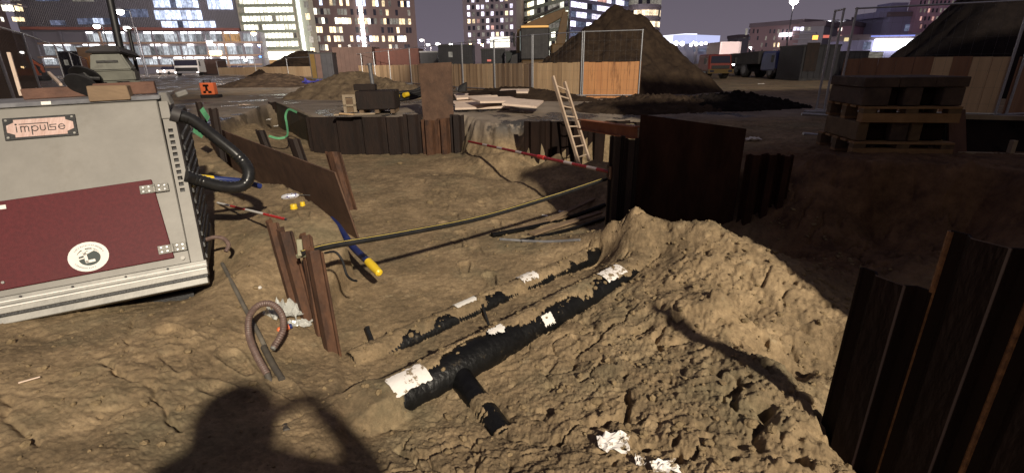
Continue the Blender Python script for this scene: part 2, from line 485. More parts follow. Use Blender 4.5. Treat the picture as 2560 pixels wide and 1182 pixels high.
# ------------------------------------------------------------------ ground: one sheet, heights from survey points, lumps and clods by noise
_rng = np.random.RandomState(11)
_perm = np.concatenate([_rng.permutation(512)] * 3)
_ang = _rng.rand(512) * 2 * np.pi
_gx, _gy = np.cos(_ang), np.sin(_ang)
_r1, _r2, _r3 = _rng.rand(512), _rng.rand(512), _rng.rand(512)


def perlin(x, y, seed=0):
    xi, yi = np.floor(x).astype(np.int64), np.floor(y).astype(np.int64)
    xf, yf = x - xi, y - yi
    u, v = xf * xf * xf * (xf * (xf * 6 - 15) + 10), yf * yf * yf * (yf * (yf * 6 - 15) + 10)

    def g(i, j):
        h = _perm[(_perm[(i + seed * 37) & 511] + j) & 511]
        return _gx[h] * (xf - (i - xi)) + _gy[h] * (yf - (j - yi))
    a, b, c, d = g(xi, yi), g(xi + 1, yi), g(xi, yi + 1), g(xi + 1, yi + 1)
    return (a + u * (b - a) + v * ((c + u * (d - c)) - (a + u * (b - a)))) * 1.5


def fbm(x, y, oct=4, seed=0, gain=0.5):
    s, a, n = 0, 1.0, 0
    for k in range(oct):
        s = s + a * perlin(x * 2 ** k, y * 2 ** k, seed + k)
        n += a
        a *= gain
    return s / n


def lumps(x, y, seed=0, keep=0.6):
    """rounded clods: one per cell, each with its own size; 0..1"""
    xi, yi = np.floor(x).astype(np.int64), np.floor(y).astype(np.int64)
    out = np.zeros_like(x)
    for di in (-1, 0, 1):
        for dj in (-1, 0, 1):
            i, j = xi + di, yi + dj
            h = _perm[(_perm[(i + seed * 53) & 511] + j) & 511]
            d2 = (x - i - 0.15 - 0.7 * _r1[h]) ** 2 + (y - j - 0.15 - 0.7 * _r2[h]) ** 2
            r = 0.25 + 0.45 * _r3[h]
            b = np.sqrt(np.clip(1 - d2 / (r * r), 0, 1)) * r * 1.6 * (_r3[(h + 91) & 511] < keep)
            out = np.maximum(out, b)
    return out


def sstep(a, b, x):
    t = np.clip((x - a) / (b - a), 0, 1)
    return t * t * (3 - 2 * t)


# survey points: picture position, level, roughness
NEAR = [(0, 1182, -.60, .35), (300, 1182, -.62, .35), (600, 1182, -.70, .35), (900, 1182, -.80, .4), (1200, 1182, -.84, .55), (1500, 1182, -.76, .75), (1800, 1182, -.70, .9), (2060, 1182, -.72, .9)]
UP = NEAR + [(0, 960, -.58, .45), (300, 960, -.62, .5), (550, 960, -.74, .35), (0, 830, -.62, .5), (550, 790, -.68, .35), (650, 850, -.78, .3), (700, 870, -.84, .25), (620, 680, -.60, .25),
             (560, 560, -.50, .2), (640, 600, -.50, .25), (757, 492, -.40, .25), (820, 545, -.45, .25), (690, 472, -.38, .25), (560, 430, -.36, .2), (500, 330, -.2, .2), (600, 300, -.06, .2), (640, 250, 0, .2), (560, 330, -.15, .2),
             (800, 880, -.93, .2), (760, 780, -.85, .2), (690, 690, -.66, .2), (470, 735, -.80, .2), (380, 765, -.76, .3), (300, 790, -.70, .4),
             (900, 270, 0, .12), (1250, 280, 0, .2), (1040, 270, 0, .12), (800, 260, 0, .1), (1480, 245, 0, .3), (2000, 350, 0, .4), (2200, 390, 0, .4), (2540, 400, 0, .4), (1800, 290, 0, .4), (1640, 250, 0, .4), (300, 210, 0, .1), (2300, 280, 0, .3)]
LO = NEAR + [(700, 870, -.84, .25), (800, 880, -.95, .2), (950, 1060, -.97, .35), (1000, 800, -1.02, .15), (950, 660, -1.0, .12), (1200, 650, -1.0, .2), (1100, 500, -.96, .25), (1000, 430, -.90, .35), (1250, 460, -.95, .3), (1400, 588, -1.08, .4), (1370, 560, -1.12, .4), (1450, 545, -1.24, .45), (1500, 520, -1.14, .4),
             (1100, 1000, -.97, .3), (1100, 1120, -.90, .5), (1350, 930, -.93, .55), (1250, 1080, -.92, .55), (1450, 1050, -.84, .8), (1500, 850, -.86, .7), (1400, 700, -.98, .3), (1500, 640, -.92, .45),
             (1600, 700, -.80, .7), (1650, 625, -.68, .8), (1600, 610, -.66, .7), (1720, 720, -.73, .9), (1620, 820, -.80, .9), (1800, 750, -.66, .9), (1740, 800, -.72, .8), (1700, 950, -.76, 1), (1850, 880, -.73, 1), (1600, 1050, -.78, 1), (1850, 1050, -.70, 1), (1930, 915, -.73, 1), (2020, 1030, -.73, 1),
             (1495, 580, -.86, .25), (1528, 575, -.68, .5), (1548, 538, -.50, .7), (1585, 540, -.49, .8), (1620, 562, -.50, .8), (1700, 560, -.47, .8), (1770, 562, -.46, .8), (1850, 592, -.50, .8), (1930, 645, -.55, .8), (2000, 690, -.62, .8), (2100, 780, -.74, .8), (2140, 850, -.82, .8),
             (1850, 770, -.76, .9), (2000, 830, -.84, .9), (2110, 890, -.90, .9), (1930, 868, -.88, .8), (2050, 960, -.94, .8), (2120, 1010, -.96, .7), (1960, 935, -.96, .6), (2100, 1090, -1.0, .5), (2160, 1180, -1.06, .3),
             (2000, 400, -.04, .5), (1985, 640, -.87, .7), (2010, 512, -.43, 1.0), (2200, 428, -.05, .8), (2200, 532, -.47, 1.0), (2130, 650, -.77, .9), (2400, 450, -.08, .8), (2450, 552, -.42, 1.0), (2300, 650, -.62, .7), (2550, 480, -.1, .6), (2550, 700, -.6, .6), (2250, 800, -.85, .6),
             (880, 600, -.98, .15), (875, 650, -.96, .15), (650, 460, -.92, .15), (750, 505, -.92, .15), (840, 553, -.95, .15), (590, 420, -.8, .15), (640, 312, -.28, .2), (690, 340, -.62, .2), (740, 370, -.80, .2), (702, 324, -.72, .2), (780, 410, -.86, .2), (1150, 440, -.88, .4), (1180, 432, -.95, .5), (1240, 440, -.97, .5), (1300, 448, -.97, .5), (1200, 392, -.72, .5), (1270, 385, -.62, .5), (830, 398, -.92, .3), (900, 397, -.92, .3), (980, 403, -.92, .3), (1060, 410, -.94, .3), (1130, 425, -.94, .3), (1300, 470, -.95, .5), (1380, 440, -1.1, .4),
             (1400, 395, -.60, .3), (1480, 405, -.62, .3), (1440, 440, -.95, .3), (1500, 350, -.6, .2)]


def surv(pts):
    q = np.array([tuple(P(a, b, z)) for a, b, z, r in pts])
    return q[:, 0], q[:, 1], q[:, 2], np.array([p[3] for p in pts])


class Interp:
    def __init__(s, x, y, vals, c=0.06):
        s.x, s.y, s.c = x, y, c
        A = np.sqrt((x[:, None] - x) ** 2 + (y[:, None] - y) ** 2 + c * c)
        n = len(x)
        K = np.zeros((n + 1, n + 1))
        K[:n, :n] = -A - 0.05 * np.eye(n)
        K[:n, n] = K[n, :n] = 1
        s.w = np.linalg.solve(K, np.vstack([vals, np.zeros((1, vals.shape[1]))]))

    def __call__(s, x, y):
        out = np.tile(s.w[-1], (x.size, 1))
        for k in range(len(s.x)):
            out -= np.sqrt((x - s.x[k]) ** 2 + (y - s.y[k]) ** 2 + s.c ** 2)[:, None] * s.w[k]
        return out


ux, uy, uz, ur = surv(UP)
ring = [(r * math.sin(a), r * math.cos(a)) for r in (16, 26, 45) for a in np.linspace(-math.pi, math.pi, 18)[:-1]] + [(-7, 8), (-9, 6), (-7, 3), (-5, 0), (8, 4), (8, 0), (4, -6), (-4, -6), (0, -8), (7, 12), (3, 13), (-2, 13), (-6, 14)]
rx, ry = np.array(ring).T
rz = np.where(ry < -1, -.3, 0.0)
rz = np.where((rx ** 2 + ry ** 2) > 200, 0, rz)
F_UP = Interp(np.r_[ux, rx], np.r_[uy, ry], np.stack([np.r_[uz, rz], np.r_[ur * np.where(ux < 1.0, .72, 1.0), np.full(len(rx), .15)]], 1))
lx, ly, lz, lr = surv(LO)
# behind the crest of the spoil heap the ground falls back to the trench bottom
cr = [P(a, b, z) for a, b, z in ((1560, 527, -.42), (1620, 562, -.50), (1700, 560, -.47), (1770, 562, -.46), (1850, 592, -.50))]
bx = np.array([q.x for q in cr]) + .12
by = np.array([q.y for q in cr]) + .55
F_LO = Interp(np.r_[lx, bx, [2.2, 5.0, 5.5]], np.r_[ly, by, [0.4, 2.0, 0.0]], np.stack([np.r_[lz, np.full(len(bx), -1.0), [-.8, -.7, -.6]], np.r_[lr, np.full(len(bx), .3), [.5, .5, .5]]], 1))

w2 = lambda a, b, z: tuple(P(a, b, z))[:2]
PLATE_L, PLATE_R = P(545, 320, -.1), P(905, 606, -1.0)
CORNER_A, CORNER_B, WALL_END = P(690, 257, .02), P(770, 292, -.03), P(1158, 290, -.02)
PLATE_A = Vector((PLATE_L.x, PLATE_L.y))
TRENCH = [(-.7, 1.35), (-1.15, 2.7), w2(840, 885, -.95), (-1.62, 3.72), w2(872, 615, -.62), w2(850, 562, -.50), w2(832, 543, -.46), w2(800, 516, -.43), w2(757, 482, -.40), w2(710, 462, -.38), w2(660, 456, -.37), w2(600, 426, -.35), w2(552, 396, -.30), (PLATE_L.x - .35, PLATE_L.y), w2(622, 292, -.12), w2(668, 263, -.02), (CORNER_A.x, CORNER_A.y + .05), (CORNER_B.x + .05, CORNER_B.y + .12), (WALL_END.x - .05, WALL_END.y + .1),
          w2(1180, 298, -.02), w2(1235, 303, -.02), w2(1300, 299, -.02), w2(1325, 306, -.02), (.42, 9.75), (1.95, 9.55), (2.9, 9.5), (2.9, 7.2), (1.5, 6.35), (1.26, 6.15), (2.7, 5.85), (3.05, 5.62), (4.3, 5.75), (7.5, 5.4), (7.5, -.5), (.6, -.5)]

PIPE1 = (P(925, 1035, -.965), P(1690, 625, -.87), 0.142)
PIPE2 = (P(880, 915, -1.05), P(1600, 590, -.97), 0.11)
TEE = (P(1140, 930, -.95), P(1262, 1100, -1.0), 0.085)


def pipe_frame(pp, x, y):
    a, b, r = pp
    d = np.array([b.x - a.x, b.y - a.y])
    Lp = np.hypot(*d)
    d = d / Lp
    s = (x - a.x) * d[0] + (y - a.y) * d[1]
    t = -(x - a.x) * d[1] + (y - a.y) * d[0]          # + on the far side
    zt = a.z + (b.z - a.z) * s / Lp + np.sqrt(np.clip(r * r - t * t, 0, None))
    return s / Lp, t / r, zt, (np.abs(t) < r) & (s > 0) & (s < Lp), s, t


def trench_mask(x, y):
    inside = np.zeros(x.shape, bool)
    dist = np.full(x.shape, 1e9)
    n = len(TRENCH)
    for k in range(n):
        (x0, y0), (x1, y1) = TRENCH[k], TRENCH[(k + 1) % n]
        cond = (y0 > y) != (y1 > y)
        xs = (x1 - x0) * (y - y0) / ((y1 - y0) if abs(y1 - y0) > 1e-9 else 1e-9) + x0
        inside ^= cond & (x < xs)
        ex, ey = x1 - x0, y1 - y0
        t = np.clip(((x - x0) * ex + (y - y0) * ey) / (ex * ex + ey * ey), 0, 1)
        dist = np.minimum(dist, np.hypot(x - x0 - t * ex, y - y0 - t * ey))
    return np.where(inside, dist, -dist)


CRACKS = [([w2(*q, -.66) for q in ((262, 915), (300, 948), (348, 968), (402, 1012), (452, 1068))], .012, .055),
          ([w2(*q, -.64) for q in ((330, 770), (318, 810), (322, 850), (306, 880))], .012, .04),
          ([w2(*q, -.7) for q in ((90, 1150), (40, 1090), (30, 1040))], .015, .04),
          ([w2(*q, -.86) for q in ((1000, 1110), (1030, 1150), (1050, 1182))], .014, .05),
          ([w2(*q, -.95) for q in ((700, 1120), (820, 1060), (960, 985))], .012, .03),
          ([w2(*q, -.72) for q in ((1890, 1110), (1900, 1050), (1905, 1020))], .03, .10),
          ([w2(*q, -.80) for q in ((1440, 860), (1480, 835), (1530, 800))], .02, .05),
          ([w2(*q, -.9) for q in ((1690, 800), (1660, 850), (1640, 900))], .02, .05)]


PRINTS = []
_pr = random.Random(31)
for (x0_, y0_, x1_, y1_, n_) in ((-.2, 4.4, -1.6, 9.2, 13), (-1.9, 4.0, -2.9, 6.2, 6), (-1.3, 2.3, -2.5, 2.9, 5), (.2, 5.6, -.9, 8.0, 6), (-3.3, 5.4, -4.6, 7.4, 6)):
    dx_, dy_ = x1_ - x0_, y1_ - y0_
    l_ = math.hypot(dx_, dy_)
    for k_ in range(n_):
        f_ = (k_ + .5) / n_
        sd_ = .11 if k_ % 2 else -.11
        PRINTS.append((x0_ + dx_ * f_ - dy_ / l_ * sd_ + _pr.uniform(-.08, .08), y0_ + dy_ * f_ + dx_ / l_ * sd_ + _pr.uniform(-.08, .08), math.atan2(dy_, dx_) + _pr.uniform(-.3, .3), _pr.uniform(.014, .030)))


def base_height(x, y):
    far = sstep(14, 24, np.hypot(x, y))
    U = F_UP(x, y)
    L = F_LO(x, y)
    sd = trench_mask(x, y)
    cut = sstep(-1.35, -1.0, x) * sstep(.75, .4, x) * sstep(8.6, 9.2, y)              # the raw earth cut left of the ladder has no sheets
    sd = sd + cut * (.22 * fbm(x * 2.1, y * 2.1, 4, 93) - .02)
    wd = .035 + .16 * cut
    m = sstep(-wd, wd, sd)
    uz_, lz_ = U[:, 0] * (1 - far), np.clip(L[:, 0], -1.25, .05)
    return uz_ * (1 - m) + lz_ * m, np.clip(U[:, 1] * (1 - far) + .1 * far, .05, 1) * (1 - m) + np.clip(L[:, 1], .05, 1.05) * m, sd


def height(x, y, pits=True):
    x, y = np.asarray(x, float).ravel(), np.asarray(y, float).ravel()
    h, ro, sd = base_height(x, y)
    near = 1 - sstep(9, 22, np.hypot(x, y))
    cl = .30 + 1.0 * sstep(-.25, .40, fbm(x * 1.7, y * 1.7, 3, 88))            # clods gather in patches
    wx, wy = x + .06 * fbm(x * 4, y * 4, 2, 40), y + .06 * fbm(x * 4, y * 4, 2, 50)
    d = .030 * ro * fbm(wx * 2.2, wy * 2.2, 3, 1)
    d += .032 * cl * ro ** 1.3 * (lumps(wx * 5, wy * 5, 1, .4) - .15) * near + .046 * ro * fbm(wx * 5, wy * 5, 5, 17, .64) * near
    d += .022 * cl * ro * (lumps(wx * 11 + 3, wy * 11, 2, .32) - .1) * near
    d += .016 * cl * (ro * .9 + .14) * lumps(wx * 24, wy * 24 + 5, 3, .35) * near
    d += .014 * (ro * .8 + .30) * fbm(x * 26, y * 26, 3, 9, .6) * near
    d += .007 * fbm(x * 70, y * 70, 2, 14, .6) * near
    d -= .022 * (.25 + ro) * sstep(.42, .62, fbm(wx * 17, wy * 17, 3, 66)) * near
    for pl, wd, dp in CRACKS:                                                    # shrinkage cracks and ruts
        dist = np.full(x.shape, 9.0)
        for (ax_, ay_), (bx_, by_) in zip(pl[:-1], pl[1:]):
            ex_, ey_ = bx_ - ax_, by_ - ay_
            t_ = np.clip(((wx - ax_) * ex_ + (wy - ay_) * ey_) / (ex_ * ex_ + ey_ * ey_), 0, 1)
            dist = np.minimum(dist, np.hypot(wx - ax_ - t_ * ex_, wy - ay_ - t_ * ey_))
        d -= dp * np.exp(-(dist / wd) ** 2) * (.6 + .8 * fbm(x * 9, y * 9, 2, 44))
    rid = 1 - np.abs(fbm(wx * 3.2, wy * 3.2, 2, 21)) * 2.2                      # crevices between slumped blocks
    d -= .06 * ro ** 1.5 * sstep(.84, .97, rid) * near * sstep(-.05, .25, fbm(x * 1.3, y * 1.3, 2, 30))
    pit = fbm(wx * 7.0, wy * 7.0, 2, 61)
    d -= .085 * np.clip(ro - .25, 0, 1) * sstep(.30, .52, pit) * near
    d += .020 * fbm(x * 1.1, y * 1.1, 4, 77, .6) + .05 * (1 - near) * fbm(x * .35, y * .35, 3, 78) * 0.6
    for px_, py_, a_, dp in PRINTS:                                              # boot prints
        sel = np.nonzero((np.abs(x - px_) < .3) & (np.abs(y - py_) < .3))[0]
        if sel.size:
            ux_, uy_ = x[sel] - px_, y[sel] - py_
            u_, v_ = ux_ * math.cos(a_) + uy_ * math.sin(a_), -ux_ * math.sin(a_) + uy_ * math.cos(a_)
            q_ = ((u_ / .15) ** 4 + (v_ / (.055 + .012 * np.sin(u_ * 14))) ** 4) ** .25
            d[sel] += -dp * sstep(1.08, .80, q_) + dp * .55 * np.exp(-((q_ - 1.25) / .16) ** 2) + .004 * np.sin(u_ * 160) * sstep(.95, .7, q_)
    h = h + d
    if pits:
        # sand lying on the half buried pipes, washed off in patches
        for pp, seed, cover in ((PIPE1, 5, None), (PIPE2, 6, None), (TEE, 7, None)):
            s, tr, zt, on, sm, tm = pipe_frame(pp, x, y)
            n = fbm(x * 8, y * 8, 5, seed, .62) * 1.25 + .45 * fbm(x * 42, y * 42, 2, seed + 30)
            if pp is PIPE1:
                T = np.interp(s, [0, .03, .06, .13, .15, .20, .25, .30, .33, .36, .40, .44, .50, .53, .56, .58, .60, .645, .66, .70, .80, 1.0], [-1.4, -1.2, -.55, -.50, -.05, .30, .15, -.15, -.40, -.62, -.50, -.25, -.25, -.7, -.9, -.45, -.10, -.10, -.75, -.9, -.95, -1.2])
                want = np.clip((tr - T) * 2.2, -.62, .62)
            elif pp is PIPE2:
                T = np.interp(s, [0, .09, .11, .135, .15, .18, .20, .225, .25, .32, .34, .38, .40, .52, .54, .62, .64, .66, .70, .72, .77, .79, 1.0], [-1.4, -1.3, -.5, -.4, -1.1, -.9, -.20, -.25, -1.3, -1.2, -.25, -.3, -1.3, -1.3, -.8, -1.2, -.35, -1.2, -1, .0, .0, -1.2, -1.4])
                want = np.clip((tr - T) * 2.2, -.62, .62)
            else:
                want = np.where(s < .52, -.55 + .5 * sstep(.3, .6, s), np.where(s < .66, .6, np.where(s < .97, -.3, .5)))
            cov = sstep(-.10, .10, want + n * .75)
            sand = zt + (.024 if pp is PIPE1 else .012) + .020 * np.clip(n, -.4, 1)
            bare = zt - .05
            lvl = bare + (sand - bare) * cov
            edge = sstep(1.0, .80, np.abs(tr))
            free = h < zt + .10                                                 # deep under the heap the pipe leaves no trace
            h = np.where(on & free, np.where(np.abs(tr) < .8, np.where(cov > .5, np.maximum(h, lvl), np.minimum(h, lvl)), h * (1 - edge) + lvl * edge), h)
            if pp is PIPE1:                                                     # its near end runs back into the sand
                e = sstep(.065, .015, s) * sstep(-.10, .0, s) * sstep(1.5, .9, np.abs(tr))
                h = np.maximum(h, h * (1 - e) + (pp[0].z + pp[2] + .02) * e)
            if pp is PIPE1:                                                     # the gap where sand has shrunk off the far side
                g = np.exp(-((tm / pp[2] - 1.12) / .10) ** 2) * (s > 0) * (s < .95) * sstep(-.25, .15, fbm(x * 5, y * 5, 2, 71))
                h = h - .085 * g * sstep(.06, -.02, h - (pp[0].z + (pp[1].z - pp[0].z) * s + pp[2]))
            elif pp is PIPE2:
                g = np.exp(-((tm / pp[2] - 1.08) / .10) ** 2) * (s > .3) * (s < .98) * sstep(0, .25, fbm(x * 5, y * 5, 2, 72))
                h = h - .05 * g * sstep(.06, -.02, h - (pp[0].z + (pp[1].z - pp[0].z) * s + pp[2]))
    return h, ro, sd


def ground_z(x, y):
    return float(height(np.array([x]), np.array([y]))[0][0])


def make_ground():
    ac = np.radians(np.concatenate([np.linspace(-180, -58, 26)[:-1], np.linspace(-58, 58, 900), np.linspace(58, 180, 26)[1:-1]]))
    rr = np.concatenate([[.02, .3, .6, .9, 1.1], np.exp(np.linspace(math.log(1.25), math.log(26), 760)), np.exp(np.linspace(math.log(26.6), math.log(1600), 50))])
    na, nr = len(ac), len(rr)
    A, Rr = np.meshgrid(ac, rr)
    X, Y = (Rr * np.sin(A)).ravel(), (Rr * np.cos(A)).ravel()
    H, RO, SD = height(X, Y)
    me = bpy.data.meshes.new('ground')
    nv = na * nr
    me.vertices.add(nv)
    me.vertices.foreach_set('co', np.stack([X, Y, H], 1).ravel())
    i = (np.arange(nr - 1)[:, None] * na + np.arange(na)[None, :])
    j = (np.arange(nr - 1)[:, None] * na + (np.arange(na)[None, :] + 1) % na)
    q = np.stack([i, j, j + na, i + na], -1).reshape(-1, 4)[:, ::-1]
    nf = len(q)
    me.loops.add(nf * 4)
    me.loops.foreach_set('vertex_index', q.ravel())
    me.polygons.add(nf)
    me.polygons.foreach_set('loop_start', np.arange(nf) * 4)
    me.polygons.foreach_set('loop_total', np.full(nf, 4))
    me.update(calc_edges=True)
    me.validate()
    me.polygons.foreach_set('use_smooth', np.ones(nf, bool))
    dist = np.hypot(X, Y)
    road = sstep(-.1, .12, -SD) * sstep(6.2, 8.5, Y) * sstep(-12.5, -9.5, X + .25 * Y * 0 + fbm(X * .5, Y * .5, 2, 90))
    road = np.maximum(road * sstep(9.2, 10.6, Y + .6 * fbm(X, Y, 2, 91)), sstep(22, 34, dist + 4 * fbm(X * .2, Y * .2, 2, 92)))
    road *= sstep(9.0, 5.0, X - .05 * Y)
    shade_clay = sstep(2.3, 3.1, X + .35 * fbm(X * 1.5, Y * 1.5, 3, 95)) * sstep(3.2, 4.2, Y) * sstep(7.2, 6.2, Y + .5 * fbm(X, Y, 2, 96))
    for nm, arr in (('road', road), ('rough', RO), ('shade_clay', shade_clay)):
        at = me.attributes.new(nm, 'FLOAT', 'POINT')
        at.data.foreach_set('value', arr.astype(np.float32))
    o = link('ground', me, ground_material())
    o['kind'] = 'structure'
    o['label'] = 'trampled yellow brown sand with trench, spoil heap and tracks'
    return o


def ground_material():
    m, nt, b = new_mat('sand')
    N, Lk = nt.nodes, nt.links
    tc = N.new('ShaderNodeTexCoord')

    def nz(scale, detail=6, rough=.6, off=0):
        n = N.new('ShaderNodeTexNoise')
        n.inputs['Scale'].default_value, n.inputs['Detail'].default_value, n.inputs['Roughness'].default_value = scale, detail, rough
        mp = N.new('ShaderNodeMapping')
        mp.inputs['Location'].default_value = (off, off * 1.7, off * .3)
        Lk.new(tc.outputs['Object'], mp.inputs[0])
        Lk.new(mp.outputs[0], n.inputs['Vector'])
        return n.outputs['Fac']

    def ramp(fac, p0, c0, p1, c1):
        r = N.new('ShaderNodeValToRGB')
        r.color_ramp.elements[0].position, r.color_ramp.elements[0].color = p0, (*c0, 1)
        r.color_ramp.elements[1].position, r.color_ramp.elements[1].color = p1, (*c1, 1)
        Lk.new(fac, r.inputs[0])
        return r.outputs[0]

    def mix(f, a, c):
        x = N.new('ShaderNodeMixRGB')
        Lk.new(f, x.inputs[0])
        for k, v in ((1, a), (2, c)):
            if isinstance(v, tuple):
                x.inputs[k].default_value = (*v, 1)
            else:
                Lk.new(v, x.inputs[k])
        return x.outputs[0]

    dry = ramp(nz(5.5, 9, .7), .36, (.245, .178, .106), .64, (.40, .296, .182))
    damp = ramp(nz(13, 7, .68, 3), .36, (.150, .112, .070), .64, (.255, .187, .113))
    wet = ramp(nz(1.5, 9, .72, 7), .42, (0, 0, 0), .58, (1, 1, 1))
    col = mix(wet, dry, damp)
    spots = ramp(nz(30, 5, .7, 11), .60, (0, 0, 0), .70, (1, 1, 1))
    col = mix(spots, col, (.12, .094, .06))
    pale = ramp(nz(7.0, 5, .6, 19), .62, (0, 0, 0), .74, (1, 1, 1))
    col = mix(pale, col, (.37, .29, .185))
    grey = ramp(nz(.75, 6, .62, 41), .50, (0, 0, 0), .64, (1, 1, 1))
    gm = N.new('ShaderNodeMath')
    gm.operation = 'MULTIPLY'
    gm.inputs[1].default_value = .55
    Lk.new(grey, gm.inputs[0])
    col = mix(gm.outputs[0], col, (.185, .165, .105))
    mr = N.new('ShaderNodeMapRange')
    mr.inputs['From Min'].default_value, mr.inputs['From Max'].default_value = .34, .66
    mr.inputs['To Min'].default_value, mr.inputs['To Max'].default_value =   .70, 1.20
    Lk.new(nz(19, 9, .78, 53), mr.inputs[0])
    hs = N.new('ShaderNodeHueSaturation')
    hs.inputs['Saturation'].default_value = 1.05
    Lk.new(mr.outputs[0], hs.inputs['Value'])
    Lk.new(col, hs.inputs['Color'])
    col = hs.outputs[0]
    ac = N.new('ShaderNodeAttribute')
    ac.attribute_name = 'shade_clay'
    shade_clay_col = ramp(nz(4.0, 8, .72, 61), .36, (.075, .042, .026), .66, (.20, .115, .062))     # red brown soil of the right bank, darkened to deepen its shade
    col = mix(ac.outputs['Fac'], col, shade_clay_col)
    at = N.new('ShaderNodeAttribute')
    at.attribute_name = 'road'
    roadc = ramp(nz(.9, 8, .65, 23), .36, (.20, .163, .128), .66, (.36, .295, .23))
    pud = ramp(nz(.8, 5, .6, 31), .545, (0, 0, 0), .575, (1, 1, 1))
    roadc = mix(pud, roadc, (.055, .052, .052))
    col = mix(at.outputs['Fac'], col, roadc)
    Lk.new(col, b.inputs['Base Color'])
    rg = N.new('ShaderNodeMath')
    rg.operation = 'MULTIPLY'
    Lk.new(pud, rg.inputs[0])
    Lk.new(at.outputs['Fac'], rg.inputs[1])
    r2 = N.new('ShaderNodeMapRange')
    r2.inputs['To Min'].default_value, r2.inputs['To Max'].default_value = .92, .16
    Lk.new(rg.outputs[0], r2.inputs[0])
    Lk.new(r2.outputs[0], b.inputs['Roughness'])
    b.inputs['Specular IOR Level'].default_value = .25
    bp = N.new('ShaderNodeBump')
    bp.inputs['Strength'].default_value = .8
    bp.inputs['Distance'].default_value = .012
    Lk.new(nz(60, 8, .78), bp.inputs['Height'])
    Lk.new(bp.outputs[0], b.inputs['Normal'])
    return m


make_ground()

# ------------------------------------------------------------------ the grey welding machine on the left bank
MB0 = Vector((-2.7333, 3.75, -0.4266))
MU = Vector((-0.88052683, -0.47354976, -0.02057016))       # along the front, to the left
MV = Vector((-0.24881677, 0.42484569, 0.87040011))         # up the sloping front
MN = Vector((0.40343862, -0.77152885, 0.49191515))         # out of the front
MBK = Vector((-0.4634, 0.8861, 0.0))                       # level, towards the back
MF = frame(MB0, MU, MV, MN)


def mq(u, v, w=0.0, back=0.0):
    return MB0 + MU * u + MV * v + MN * w + MBK * back


def mbox(mb, u0, u1, v0, v1, w0, w1):
    return mb.hexa([mq(u0, v0, w0), mq(u1, v0, w0), mq(u1, v0, w1), mq(u0, v0, w1), mq(u0, v1, w0), mq(u1, v1, w0), mq(u1, v1, w1), mq(u0, v1, w1)])


def disc(mb, u, v, r, w0, w1, n=16, ru=None):
    return mb.prism([mq(u + (ru or r) * math.cos(2 * math.pi * k / n), v + r * math.sin(2 * math.pi * k / n), w0) for k in range(n)], MN * (w1 - w0))


